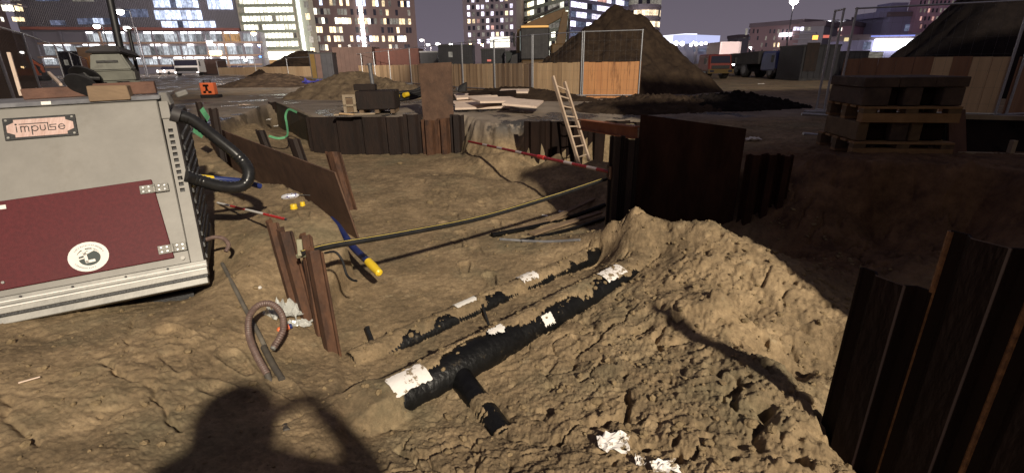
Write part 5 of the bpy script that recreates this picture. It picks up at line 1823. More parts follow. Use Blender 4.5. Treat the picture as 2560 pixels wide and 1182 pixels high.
q.build('lath', 'beam_pale', t)
q = MB()
q.bar(P(850, 284, z=.08), P(885, 286, z=.06), .10, .03)
q.build('splinter', 'timber', t)

# orange site lamp box
t = thing('orange_site_box', P(522, 247, 0.0), 'small orange box on a black base on the track', 'site box')
o = P(505, 246, 0.0)
fb = frame(o, Vector((1, .1, 0)).normalized(), Vector((-.1, 1, 0)).normalized(), Vector((0, 0, 1)))
q = MB()
q.box(-.03, .60, -.05, .40, .0, .12, fb)
q.build('base', 'black', t, bevel=.02)
q = MB()
q.box(.0, .50, .0, .30, .122, .56, fb)
bd = q.build('housing', 'orange', t, bevel=.025)
for (x0, x1, z0, z1) in ((.13, .33, .42, .50), (.20, .28, .30, .42), (.10, .20, .18, .26), (.28, .40, .18, .26), (.18, .30, .26, .30)):
    q = MB()
    q.box(x0, x1, -.008, -.001, z0, z1, fb)
    q.build('dark_mark', 'rust_black', bd)
q = MB()
q.bar(fb @ Vector((.12, .15, .56)), fb @ Vector((.12, .15, .64)), .03)
q.bar(fb @ Vector((.36, .15, .56)), fb @ Vector((.36, .15, .64)), .03)
q.bar(fb @ Vector((.10, .15, .65)), fb @ Vector((.38, .15, .65)), .03)
q.build('handle', 'black', t)
# litter and straps
for i, (px, py, sx, sy, lb) in enumerate(((612, 265, .34, .16, 'pale rag lying on the track'), (672, 302, .10, .2, 'white litter at the corner pile, left piece'), (690, 318, .12, .25, 'white litter at the foot of the corner pile'), (1880, 352, .22, .10, 'yellowish torn sheet on the right bank'), (1902, 212, .3, .12, 'pale scrap on the dark ground right of the heap'))):
    crumple('litter', on(px, py, -.1, .01), (sx, sy, .06), 'clean_paper' if i else 'board_pale', lb, 'litter', 60 + i, .1, 8)
crumple('blue_sheet', P(800, 212, d=24.5), (1.6, .6, .35), 'tarp_blue', 'dark blue plastic sheet at the end of the dark ridge', 'tarp', 70, .3, 10)


def strap(pts, w, label):
    q = MB()
    p = smooth_path(pts, 6)
    for a, b in zip(p[:-1], p[1:]):
        q.bar(a, b + (b - a) * .05, w, .008, up=(0, -1, .2))
    return tag(q.build('lifting_strap', 'green_strap', None), label, 'strap')


strap([P(742, 281, d=11.4) , P(722, 274, d=11.7), P(714, 290, d=11.75), P(717, 310, d=11.6), P(719, 335, d=11.2), P(712, 344, d=11.0)], .05, 'green lifting strap hanging over the mossy corner plate')
strap([P(712, 344, d=11.0), P(694, 346, d=10.9), P(672, 340, d=10.8)], .05, 'end of green strap lying by the twin pile stub')
strap([P(504, 272, d=9.9), P(513, 286, d=9.8), P(521, 298, d=9.6)], .10, 'green strap folded at the farthest small pile')
strap([P(486, 318, d=7.6), P(497, 326, d=7.5), P(508, 333, d=7.4)], .16, 'pale green strap bundle behind the black hose')
strap([P(567, 362, d=7.4), P(574, 374, d=7.3), P(580, 380, d=7.2)], .10, 'green strap end in front of the far plate end')

# ------------------------------------------------------------------ right bank: pallets, block, frame
o = P(2128, 392, 0.0)
fb = frame(Vector((o.x, o.y, .0)), Vector((.985, -.17, 0)) * .82, Vector((.17, .985, 0)), Vector((0, 0, 1)))


def pallet(z, label, tone, w=1.28, d=1.0, x=.0):
    t = thing('pallet', fb @ Vector((x + w / 2, d / 2, z)), label, 'pallet', 'pallets stacked on the right bank')
    for k in range(5):
        q = MB()
        y = k * (d - .14) / 4
        q.box(x, x + w, y, y + .14, z + .152, z + .176, fb)
        q.build('deck_board', tone, t)
    for k in range(3):
        q = MB()
        y = k * (d - .12) / 2
        q.box(x, x + w, y, y + .12, z, z + .10 if k == 0 else z + .03, fb)
        q.build('bottom_board', tone, t)
        for j in range(3):
            q = MB()
            xx = x + j * (w - .16) / 2
            q.box(xx, xx + .16, y + .004, y + .116, z + .101 if k == 0 else z + .031, z + .150, fb)
            q.build('block', 'pallet_wood', t)
    return t


def bricks_row(z, h, xs, tone, label, m='dark_earth_block', depth=.85, y=.03):
    t = thing('stacked_block', fb @ Vector(((xs[0][0] + xs[-1][1]) / 2, .4, z)), label, 'block', 'blocks on the pallets')
    for (x0, x1, yy, mm) in xs:
        q = MB()
        q.box(x0, x1, y + yy, y + depth, z, z + h, fb)
        q.build('block', mm, t, bevel=.008)
    return t


pallet(.00, 'lowest pallet of the stack on the right bank, yellowish boards', 'pallet_yellow')
bricks_row(.182, .215, ((.02, .16, .0, 'pallet_wood'), (.18, .46, .12, 'rust_black'), (.48, .70, .04, 'dark_earth_block'), (.72, .86, .02, 'pallet_wood'), (.88, 1.2, .10, 'rust_black')), '', 'row of dark blocks between the two pallets')
pallet(.40, 'upper pallet of the stack, with one bright yellow board', 'pallet_yellow', 1.22, .95, .03)
bricks_row(.582, .20, ((.0, .34, .0, 'dark_earth_block'), (.36, .50, .10, 'rust_black'), (.52, .74, .01, 'dark_earth_block'), (.76, .98, .14, 'rust_black'), (1.0, 1.26, .02, 'dark_earth_block')), '', 'gapped row of dark blocks on the upper pallet')
bricks_row(.785, .11, ((-.02, .42, .0, 'dark_earth_block'), (.425, .86, .0, 'dark_earth_block'), (.865, 1.28, .01, 'dark_earth_block')), '', 'top course of dark blocks on the pallet stack')
t = thing('leaning_board', fb @ Vector((1.45, .3, 0)), 'reddish board leaning against the right of the pallet stack', 'board')
q = MB()
q.hexa([fb @ Vector(v) for v in ((1.34, .1, -.02), (1.56, .1, -.02), (1.56, .13, -.02), (1.34, .13, -.02), (1.31, .30, .50), (1.52, .30, .52), (1.52, .33, .52), (1.31, .33, .50))])
q.build('panel', 'beam_red', t)
t = thing('trench_frame', fb @ Vector((2.2, .6, 0)), 'dark steel frame with pale edges at the right picture edge', 'frame')
for (a, b, w_, m_) in (((1.55, .5, .42), (3.4, .3, .40), .05, 'beam_pale'), ((1.45, .15, .03), (3.4, -.1, .03), .05, 'beam_pale'), ((2.05, .08, .0), (2.05, .08, .2), .05, 'beam_pale'), ((2.6, .0, .0), (2.6, .0, .2), .05, 'beam_pale')):
    q = MB()
    q.bar(fb @ Vector(a), fb @ Vector(b), w_)
    q.build('edge_bar', m_, t)
q = MB()
q.hexa([fb @ Vector(v) for v in ((1.5, .2, .0), (3.4, -.05, .0), (3.4, .9, .0), (1.5, 1.1, .0), (1.57, .55, .39), (3.4, .33, .37), (3.4, .9, .37), (1.57, 1.1, .39))])
q.build('sheet', 'rust_black', t)
# netted panels added out of view on the right to shade the right bank
fence_panel((4.55, 1.95, -.5), (6.5, 2.02, -.5), 'middle added shade net beyond the right edge', boards=False, wires=False, net='shade_net', h=5.5, group='added shade nets beyond the right edge')
fence_panel((2.96, 1.9, -.5), (4.6, 1.95, -.5), 'low added shade net beyond the right edge', boards=False, wires=False, net='shade_net', h=3.9, group='added shade nets beyond the right edge')
t = thing('added_shade_net', (2.54, 1.88, 1.4), 'short added shade net beside the low one beyond the edge', 'dust net')
q = MB()
q.box(2.54, 2.98, 1.87, 1.875, 1.45, 3.3)
q.build('shade_net_cloth', 'shade_net', t)
q = MB()
q.tube([(2.52, 1.88, 3.3), (3.0, 1.88, 3.3)], .02, 8)
q.tube([(2.52, 1.88, 1.45), (3.0, 1.88, 1.45)], .012, 8)
q.build('shade_net_rail', 'galv', t, True)
fence_panel((6.4, 2.1, -.5), (13.0, 2.4, -.5), 'tall added shade net beyond the right edge', boards=False, wires=False, net='shade_net', h=7.2, group='added shade nets beyond the right edge', post_r=.03)


# ------------------------------------------------------------------ machines and containers behind the fences
def wheel(mb_t, c, r, w, ax, name='wheel', rim='galv_dark'):
    q = MB()
    q.tube([c - ax * w / 2, c - ax * w * .42, c + ax * w * .42, c + ax * w / 2], r, 20, rad=[r * .93, r, r, r * .93])
    o = q.build(name, 'black', mb_t, True)
    q = MB()
    q.tube([c - ax * (w / 2 + .012), c - ax * (w / 2 - .05)], r * .55, 14)
    q.build('rim', rim, o, True)
    return o


def excavator(o, yaw, paint, label, arm, lit=True, s=1.0):
    t = thing('excavator', o, label, 'excavator')
    ca, sa = math.cos(yaw) * s, math.sin(yaw) * s
    F = frame(o, Vector((ca, sa, 0)), Vector((-sa, ca, 0)), Vector((0, 0, s)))
    for y in (-.95, .95):
        q = MB()
        prof = [(-1.7, .15), (-1.35, 0), (1.35, 0), (1.7, .15), (1.75, .5), (1.45, .8), (-1.45, .8), (-1.75, .5)]
        q.prism([F @ Vector((x, y - .25, z)) for x, z in prof], (F.to_3x3() @ Vector((0, .5, 0))))
        q.build('track', 'black', t, bevel=.03 * s)
    q = MB()
    q.box(-1.6, 1.1, -1.15, 1.15, .95, 1.25, F)
    q.box(-1.7, -.4, -1.15, 1.15, 1.25, 2.0, F)
    q.build('body', paint, t, bevel=.06 * s)
    q = MB()
    q.box(-.3, 1.15, .25, 1.15, 1.26, 2.75, F)
    cabo = q.build('cab', 'dark_metal', t, bevel=.06 * s)
    for (x0, x1, y0, y1) in ((1.152, 1.165, .35, 1.05), (.0, 1.0, .235, .248)):
        q = MB()
        q.box(x0, x1, y0, y1, 1.7, 2.6, F)
        q.build('window', 'cab_glass' if lit else 'glass_dark', cabo)
    q = MB()
    q.box(-.25, 1.1, .3, 1.1, 2.76, 2.84, F)
    q.build('cab_roof', 'lamp_orange_dim' if lit else paint, cabo)
    pts = [F @ Vector((x, -.15, z)) for x, z in arm]
    for k in range(len(pts) - 1):
        q = MB()
        wdt = (.42, .36, .30)[min(k, 2)] * s
        a, b = pts[k], pts[k + 1]
        d = (b - a).normalized()
        sd = (F.to_3x3() @ Vector((0, 1, 0))).normalized()
        nn = d.cross(sd).normalized()
        ha, hm, hb = .16 * s, .30 * s, .14 * s
        m_ = a.lerp(b, .4)
        poly = [a - nn * ha, m_ - nn * hm, b - nn * hb, b + nn * hb, m_ + nn * hm * .6, a + nn * ha]
        q.prism([p - sd * wdt / 2 for p in poly], sd * wdt)
        q.build('boom' if k == 0 else 'stick', paint, t, bevel=.02 * s)
        q = MB()
        q.tube([a + nn * hm * 1.1 + d * .2 * s, b + nn * hb * 1.8 - d * .3 * s], .06 * s, 10)
        q.build('hydraulic_ram', 'dark_metal', t, True)
    e = pts[-1]
    prof = [(0, 0), (.35, -.1), (.5, -.55), (.25, -1.0), (-.35, -1.05), (-.1, -.6), (-.15, -.2)]
    q = MB()
    sd = F.to_3x3() @ Vector((0, 1, 0))
    X_, Z_ = F.to_3x3() @ Vector((1, 0, 0)), Vector((0, 0, s))
    q.prism([e + X_ * x + Z_ * z - sd * .5 for x, z in prof], sd * 1.0)
    q.build('bucket', 'dark_metal', t, bevel=.02 * s)
    return t


ex = P(1372, 165, d=26.5)
ex.z = 0
excavator(ex + Vector((-.3, .4, 0)), math.radians(178), 'excavator_yellow', 'yellow excavator with raised arm behind the board fence', [(-.9, 1.3), (-1.15, 3.55), (1.15, 2.75), (1.25, 1.6)], True)
xl = P(80, 170, d=55)
xl.z = 0
excavator(xl, math.radians(0), 'orange', 'small orange excavator behind the left fence', [(.8, 1.3), (-.2, 3.9), (1.9, 2.4), (2.0, 1.4)], False, .62)


def container(px0, px1, d, top_py, m, label, depth=2.4, ribs=True, roof=None, extra=None, z0=0.0):
    a, b = P(px0, 170, d=d), P(px1, 170, d=d)
    zt = P((px0 + px1) / 2, top_py, d=d).z
    t = thing('site_container', Vector(((a.x + b.x) / 2, d, 0)), label, 'container')
    w = b.x - a.x
    q = MB()
    q.box(a.x, b.x, d, d + depth, z0 + .12, zt - .1)
    q.build('body', m, t)
    q = MB()
    q.box(a.x - .03, b.x + .03, d - .03, d + depth + .03, zt - .1, zt)
    q.build('roof', roof or m, t)
    q = MB()
    q.box(a.x - .02, b.x + .02, d - .02, d + depth + .02, z0, z0 + .12)
    q.build('base_frame', 'dark_metal', t)
    if ribs:
        n = max(3, int(w / .32))
        for k in range(n):
            x = a.x + (k + .5) * w / n
            q = MB()
            q.box(x - .06, x + .06, d - .035, d - .003, z0 + .14, zt - .14)
            q.build('rib', m, t)
    if extra:
        for (fx0, fx1, fz0, fz1, mm, nm) in extra:
            q = MB()
            q.box(a.x + w * fx0, a.x + w * fx1, d - .06, d - .037, z0 + fz0, z0 + fz1)
            q.build(nm, mm, t)
    return t


container(836, 934, 41.5, 118, 'cont_brown', 'tan brown container behind the far hoarding')
container(936, 1049, 42.5, 122, 'cont_red', 'rusty red container right of the tan one')
container(776, 834, 40.5, 132, 'cont_dark', 'dark shed with yellow doors and black roof edge', roof='black', extra=((.05, .25, .2, 2.0, 'truck_yellow', 'door'), (.28, .5, .2, 2.0, 'cont_brown', 'door')))
container(1052, 1096, 36, 128, 'cont_dark', 'low dark bluish cabin behind the tall plate', roof='galv_dark')
container(1098, 1182, 31, 112, 'cont_dark', 'black site cabin with small window behind the fence', roof='black', extra=((.30, .42, 1.5, 1.8, 'lit_dim', 'window'),))
container(1204, 1262, 29, 122, 'cont_dark', 'black skip container behind the striped boards', roof='black', extra=((.25, .42, 1.22, 1.32, 'lamp_red_dim', 'tail_light'),))
container(1264, 1352, 28, 126, 'cont_green', 'dark green cabin beside the excavator', roof='black')
container(2002, 2092, 27, 112, 'cont_dark', 'tall dark container with a lit red opening', roof='black', extra=((.16, .30, 2.05, 2.25, 'lamp_orange', 'lamp'), (.44, .66, 2.12, 2.26, 'lamp_red_dim', 'lit_slot'), (.05, .40, .5, 1.9, 'rust_dark', 'door')))
container(2100, 2165, 33, 128, 'cont_dark', 'low dark container seen through the right fence', roof='black')


def truck(px0, px1, d, base_py, top_py, m, m2, label, lights=(), sign=None, bed=True):
    a, b = P(px0, base_py, d=d), P(px1, base_py, d=d)
    z0 = 0.0
    zt = P((px0 + px1) / 2, top_py, d=d).z
    w = b.x - a.x
    t = thing('truck', Vector(((a.x + b.x) / 2, d, 0)), label, 'truck')
    h = zt - .45
    q = MB()
    q.hexa([(a.x, d, .45), (b.x, d, .45), (b.x, d + 1.9, .45), (a.x, d + 1.9, .45), (a.x + .05, d + .22, zt), (b.x - .05, d + .22, zt), (b.x - .05, d + 1.9, zt), (a.x + .05, d + 1.9, zt)])
    cab = q.build('cab', m, t, bevel=.08)
    q = MB()
    q.hexa([(a.x + .14, d + .065, .45 + h * .50), (b.x - .14, d + .065, .45 + h * .50), (b.x - .14, d + .09, .45 + h * .50), (a.x + .14, d + .09, .45 + h * .50), (a.x + .18, d + .165, .45 + h * .90), (b.x - .18, d + .165, .45 + h * .90), (b.x - .18, d + .2, .45 + h * .90), (a.x + .18, d + .2, .45 + h * .90)])
    q.build('windscreen', 'glass_dark', cab)
    q = MB()
    q.box(a.x + .2, b.x - .2, d - .02, d + .05, .62, .45 + h * .36)
    q.build('grille', 'black', cab)
    q = MB()
    q.box(a.x - .03, b.x + .03, d - .12, d + .1, .35, .60)
    q.build('bumper', m2, cab)
    for x in (a.x + .18, b.x - .18):
        q = MB()
        q.box(x - .12, x + .12, d - .135, d - .122, .42, .54)
        q.build('headlight', lights[0] if lights else 'glass_dark', cab)
        q = MB()
        q.box(x + (-.42 if x < (a.x + b.x) / 2 else .30), x + (-.30 if x < (a.x + b.x) / 2 else .42), d + .1, d + .2, .45 + h * .45, .45 + h * .8)
        q.build('mirror', 'black', cab)
    if sign:
        q = MB()
        q.box(a.x + w * .25, a.x + w * .72, d - .03, d - .021, .45 + h * .44, .45 + h * .56)
        q.build('name_board', sign, cab)
    for x in (a.x + .22, b.x - .22):
        for y in ((d + .7, d + 4.2) if bed else (d + .7,)):
            wheel(t, Vector((x, y, .48)), .48, .32, Vector((1, 0, 0)))
    if bed:
        q = MB()
        q.hexa([(a.x - .05, d + 2.1, .85), (b.x + .05, d + 2.1, .85), (b.x + .05, d + 6.2, .85), (a.x - .05, d + 6.2, .85), (a.x - .15, d + 2.0, zt + .05), (b.x + .15, d + 2.0, zt + .05), (b.x + .15, d + 6.3, zt - .1), (a.x - .15, d + 6.3, zt - .1)])
        q.build('tipper_body', 'dark_metal', t)
    return t


truck(1768, 1828, 31, 198, 136, 'truck_paint', 'truck_yellow', 'red and yellow truck with dark windscreen facing the site', bed=False)
truck(1934, 1992, 30, 200, 128, 'truck_blue', 'dark_metal', 'dark blue tipper truck with pale name board', sign='dim_amber')
truck(1868, 1922, 34, 196, 134, 'dark_metal', 'dark_metal', 'black truck between the red and the blue ones')
truck(438, 500, 78, 186, 147, 'white_paint', 'galv_dark', 'white truck parked before the lit building', lights=('lamp_white',), bed=False)


def car(px, d, m, label, light=None, tail=False):
    c = P(px, 170, d=d)
    t = thing('parked_car', Vector((c.x, d, 0)), label, 'car', 'cars on the street beyond the site')
    q = MB()
    q.hexa([(c.x - .88, d, .3), (c.x + .88, d, .3), (c.x + .88, d + 4.2, .3), (c.x - .88, d + 4.2, .3), (c.x - .84, d + .05, .86), (c.x + .84, d + .05, .86), (c.x + .84, d + 4.1, .9), (c.x - .84, d + 4.1, .9)])
    q.build('body', m, t, bevel=.1)
    q = MB()
    q.hexa([(c.x - .78, d + .9, .87), (c.x + .78, d + .9, .87), (c.x + .78, d + 3.6, .9), (c.x - .78, d + 3.6, .9), (c.x - .62, d + 1.5, 1.42), (c.x + .62, d + 1.5, 1.42), (c.x + .62, d + 3.1, 1.42), (c.x - .62, d + 3.1, 1.42)])
    q.build('glasshouse', 'glass_dark', t, bevel=.06)
    for x in (c.x - .62, c.x + .62):
        if light:
            q = MB()
            q.tube([Vector((x, d - .02, .64)), Vector((x, d + .02, .64))], .16, 12)
            q.build('headlight', light, t)
    for x in (c.x - .8, c.x + .8):
        for y in (d + .8, d + 3.3):
            wheel(t, Vector((x, y, .32)), .32, .2, Vector((1, 0, 0)))
    return t


car(1845, 62, 'dark_metal', 'dark car with two white headlights right of the red truck', 'lamp_white')
car(1875, 66, 'truck_paint', 'red car with headlights on beside the dark one', 'lamp_white')
car(535, 95, 'dark_metal', 'dark car beyond the orange box with lamps on', 'lamp_warm')
car(575, 92, 'cont_brown', 'brown car at the end of the road')
car(400, 92, 'white_paint', 'white car left of the white truck', 'lamp_white')
container(205, 262, 46, 118, 'shed_timber', 'timber shed with glowing doorway behind the left fence', extra=((.05, .38, .3, 2.1, 'timber_orange', 'door'), (.45, .95, .4, 2.2, 'timber_orange', 'window_panel')), ribs=False, depth=3)
container(150, 202, 60, 128, 'cont_dark', 'dark cabin left of the timber shed', roof='galv_dark', extra=((.3, .5, 1.6, 2.2, 'lit_dim', 'window'),))
container(505, 548, 84, 148, 'cont_brown', 'brown site cabin right of the white truck', ribs=False)

# ------------------------------------------------------------------ the city: every building a thing with storeys and windows
_unit = {}


def unit_box(m):
    if m not in _unit:
        q = MB()
        q.box(-.5, .5, -.5, .5, -.5, .5)
        me = q.mesh('pane')
        me.materials.append(M[m])
        _unit[m] = me
    return _unit[m]


class Facade:
    """an upright plane through two ground points, addressed by sight lines"""
    def __init__(s, px0, d0, px1, d1, py=168):
        s.A, s.B = P(px0, py, d=d0), P(px1, py, d=d1)
        s.A.z = s.B.z = 0
        s.L = (s.B - s.A).length
        s.u = (s.B - s.A).normalized()
        s.n = Vector((s.u.y, -s.u.x, 0))
        if s.n.dot(s.A) > 0:
            s.n = -s.n
        s.R = Matrix((s.u, -s.n, Vector((0, 0, 1)))).transposed()

    def uz(s, px, py):
        v = P(px, py, d=1.0) - Vector((0, 0, EYE))
        t = s.A.dot(s.n) / v.dot(s.n)
        q = v * t
        return (q - s.A).dot(s.u), q.z + EYE

    def put(s, t, name, m, u0, u1, z0, z1, w0, w1):
        o = bpy.data.objects.new(name, unit_box(m))
        C.objects.link(o)
        c = s.A + s.u * ((u0 + u1) / 2) + s.n * ((w0 + w1) / 2) + Vector((0, 0, (z0 + z1) / 2))
        mw = Matrix.Translation(c) @ s.R.to_4x4() @ Matrix.Diagonal((abs(u1 - u0), abs(w1 - w0), abs(z1 - z0), 1))
        o.parent = t
        o.matrix_parent_inverse = t.matrix_basis.inverted()
        o.matrix_basis = mw
        return o

    def px(s, t, name, m, px0, px1, py0, py1, w0, w1):
        um, zm = s.uz((px0 + px1) / 2, (py0 + py1) / 2)
        ua, _ = s.uz(px0, (py0 + py1) / 2)
        ub, _ = s.uz(px1, (py0 + py1) / 2)
        _, za = s.uz((px0 + px1) / 2, py1)
        _, zb = s.uz((px0 + px1) / 2, py0)
        return s.put(t, name, m, ua, ub, za, zb, w0, w1)


def tower(name, label, f, ztop, depth, m, cat='building'):
    t = thing(name, (f.A + f.B) / 2, label, cat)
    f.put(t, 'body', m, 0, f.L, 0, ztop, -depth, 0)
    f.put(t, 'roof', 'facade_dark', -.3, f.L + .3, ztop, ztop + 1.2, -depth - .3, .3)
    return t


def storeys(f, t, u0, u1, z0, z1, rows, cols, pick, wfrac=.72, hfrac=.62, ledge=None, pier=None, proud=.25, seed=0):
    """rows and columns of windows; pick(row, col, rnd) names the glass or None"""
    rn = random.Random(seed)
    dz, du = (z1 - z0) / rows, (u1 - u0) / cols
    for r in range(rows):
        zc = z0 + (r + .5) * dz
        for c in range(cols):
            g = pick(r, c, rn)
            if g is None:
                continue
            uc = u0 + (c + .5) * du
            f.put(t, 'window', g, uc - du * wfrac / 2, uc + du * wfrac / 2, zc - dz * hfrac / 2, zc + dz * hfrac / 2, .02, .10)
        if ledge:
            f.put(t, 'ledge', ledge, u0 - .2, u1 + .2, z0 + r * dz - dz * (1 - hfrac) * .42, z0 + r * dz + dz * (1 - hfrac) * .42, .01, proud)
    if pier:
        for c in range(0, cols + 1, pier[1]):
            f.put(t, 'pier', pier[0], u0 + c * du - pier[2] / 2, u0 + c * du + pier[2] / 2, z0, z1, .012, proud + .04)


# bright office tower
f = Facade(620, 128, 760, 128)
t = tower('office_tower', 'office tower with nearly every window shining white', f, 62, 12, 'facade_pale')
ua, za = f.uz(700, 121)
ub, zb = f.uz(700, -8)
storeys(f, t, .8, f.L - .5, za, za + (zb - za) / 6 * 16, 16, 14, lambda r, c, rn: None if (r < 2 and c < 5) else ('lit_white' if rn.random() < .93 else 'lit_dim'), .74, .60, 'facade_green', proud=.5, seed=1)
f.px(t, 'lobby_window', 'lit_white', 668, 744, 130, 149, .02, .15)
f.px(t, 'lobby_window', 'shop_warm', 668, 744, 151, 161, .02, .15)
g2 = Facade(761, 127.6, 789, 128.6)
t2 = tower('stair_tower', 'slim stair tower with a glowing white edge', g2, 64, 8, 'facade_green')
g2.put(t2, 'light_strip', 'strip_white', .35, .95, 1.5, 62, .02, .3)
for r in range(18):
    g2.put(t2, 'window', 'lit_dim' if r % 3 else 'lit_warm', 2.0, 3.0, 4 + r * 2.6, 5.4 + r * 2.6, .02, .1)

# dark brick tower with scattered lit windows and a light column
f = Facade(790, 158, 1048, 168)
t = tower('brick_tower', 'broad brown tower with scattered yellow windows and a light column', f, 66, 26, 'facade_brick')
ua, za = f.uz(900, 130)
ub, zb = f.uz(900, -3)
lit = [.15, .35, .30, .78, .30, .36, .42, .34, .5, .3, .4, .2, .3, .3, .3]


def pick_brick(r, c, rn):
    grp = mnoise.noise(Vector((c * .45, r * 3.1, 7)))
    if rn.random() < lit[r] + grp * .55:
        return rn.choices(('lit_warm', 'lit_white', 'lit_dim', 'lit_cool'), (.46, .16, .30, .08))[0]
    return 'glass_dark' if rn.random() < .22 else None


storeys(f, t, 1.5, f.L - 1.5, za, za + (zb - za) / 6 * 14, 14, 30, pick_brick, .84, .66, None, seed=4)
us, _ = f.uz(905, 60)
f.put(t, 'light_column', 'strip_white', us - .55, us + .55, za - 1.5, 64, .12, .9)
for k in range(26):
    z = za + k * 2.2
    f.put(t, 'column_bracket', 'facade_brick', us - .8, us + .8, z, z + .25, .1, .95)

# grid tower
f = Facade(1163, 172, 1292, 168)
t = tower('grid_tower', 'dark tower with square windows beside the glass tower', f, 60, 24, 'facade_dark')
ua, za = f.uz(1220, 112)
ub, zb = f.uz(1220, 0)


def pick_grid(r, c, rn):
    x = rn.random()
    return 'lit_lilac' if x < .20 else 'lit_warm' if x < .28 else 'lit_pink' if x < .34 else 'lit_dim' if x < .50 else 'glass_dark' if x < .95 else None


storeys(f, t, 1.2, f.L - .8, za, za + (zb - za) / 6.5 * 13, 13, 10, pick_grid, .56, .60, None, seed=9)
f.px(t, 'lobby_window', 'lit_white', 1226, 1274, 93, 119, .02, .2)
f.px(t, 'lobby_ledge', 'facade_dark', 1226, 1274, 104, 106, .21, .3)

# glass tower of two faces meeting at an edge
f1, f2 = Facade(1290, 190, 1420, 150), Facade(1420, 150, 1562, 178)
t = thing('glass_tower', f1.B, 'glass tower with green left face and lilac right face meeting at an edge', 'building')
q = MB()
q.prism([f1.A, f1.B, f2.B, f2.B + Vector((-4, 26, 0)), f1.A + Vector((8, 20, 0))], Vector((0, 0, 58)))
q.build('body', 'facade_blue', t)
for ff, tone, cols, pk, sd in ((f1, 'facade_green', 15, (.30, .14, .40), 21), (f2, 'facade_blue', 12, (.55, .12, .25), 22)):
    ff.put(t, 'face', tone, .02, ff.L - .02, .2, 57.8, .005, .06)
    um = ff.L * .95 if ff is f1 else ff.L * .05
    _, za = (f1.uz(1416, 142) if ff is f1 else f2.uz(1424, 142))
    _, zb = (f1.uz(1416, -2) if ff is f1 else f2.uz(1424, -2))
    def pk_(r, c, rn, pk=pk, ff=ff):
        b = mnoise.noise(Vector((c * .35, r * 2.3, 3 if ff is f1 else 8)))
        x = rn.random() - b * .5
        if x < pk[0]:
            return 'lit_lilac' if ff is f2 else 'lit_white'
        if x < pk[0] + pk[1]:
            return 'lit_warm' if ff is f1 else 'lit_pink'
        if x < pk[0] + pk[1] + pk[2]:
            return 'lit_dim' if ff is f1 else 'lit_blue_dim'
        return 'glass_dark'
    class G(Facade):
        pass
    ff.A = ff.A + ff.n * .06
    storeys(ff, t, .5, ff.L - .5, za, za + (zb - za) / 6 * 14, 14, cols, pk_, .90, .56, tone, proud=.35, seed=sd)

# round tower
c = P(1594, 168, d=185)
c.z = 0
t = thing('round_tower', c, 'round pale tower with bands of warm light', 'building')
R_ = 6.4
q = MB()
q.tube([c, c + Vector((0, 0, 60))], R_, 36)
q.build('body', 'facade_stone', t, True)
for k in range(17):
    z0 = P(1600, 76, d=178).z - 6 + k * 3.55
    n_ = 0
    for j in range(14):
        a0 = math.radians(198 + j * 11.8)
        a1 = a0 + math.radians(10.6)
        q = MB()
        r0, r1 = R_ + .03, R_ + .14
        pts = [c + Vector((math.cos(a) * r, math.sin(a) * r, z0)) for a, r in ((a0, r0), (a1, r0), (a1, r1), (a0, r1))]
        q.prism(pts, Vector((0, 0, 1.7)))
        rr = random.Random(k * 20 + j).random()
        g_ = 'lit_warm2' if k in (2, 3) and rr < .9 else 'lit_warm' if rr < .35 and k % 4 != 0 else 'lit_dim' if rr < .6 else 'glass_dark'
        q.build('window', g_, t)
    q = MB()
    q.tube([c + Vector((0, 0, z0 - 1.0)), c + Vector((0, 0, z0 - .5))], R_ + .3, 36)
    q.build('ledge', 'facade_stone', t, True)

# long ribbed block with podium on the left
f = Facade(80, 120, 622, 134)
t = tower('ribbed_block', 'long dark ribbed block with blue white office floors', f, 40, 3, 'facade_slate')
for k in range(130):
    u = f.L * (k + .5) / 130
    _, z8 = f.uz(330, 72)
    f.put(t, 'fin', 'facade_slate', u - .07, u + .07, z8, 39.8, .01, .32)
for (a, b, c0, c1, n_, g_) in ((470, 575, -22, -8, 9, 'lit_cool'), (385, 497, 2, 20, 8, 'lit_cool'), (520, 582, 2, 24, 6, 'lit_cool'), (388, 506, 27, 50, 9, 'lit_cool'), (405, 540, 54, 70, 10, 'lit_cool'), (196, 300, 47, 62, 8, 'lit_cool'), (128, 166, 52, 64, 3, 'lit_blue_dim'), (182, 236, -4, 5, 5, 'lit_dim'), (90, 150, -6, 4, 5, 'lit_blue_dim'), (300, 372, 24, 44, 5, 'lit_blue_dim')):
    for k in range(n_):
        w_ = (b - a) / n_
        rr = random.Random(int(a + c0 * 7 + k)).random()
        f.px(t, 'window', g_ if rr < .8 else 'lit_blue_dim', a + k * w_ + .6, a + (k + 1) * w_ - .6, c0, c1, .34, .46)
f.px(t, 'canopy_band', 'band_red', 60, 601, 70, 77, .02, 1.4)
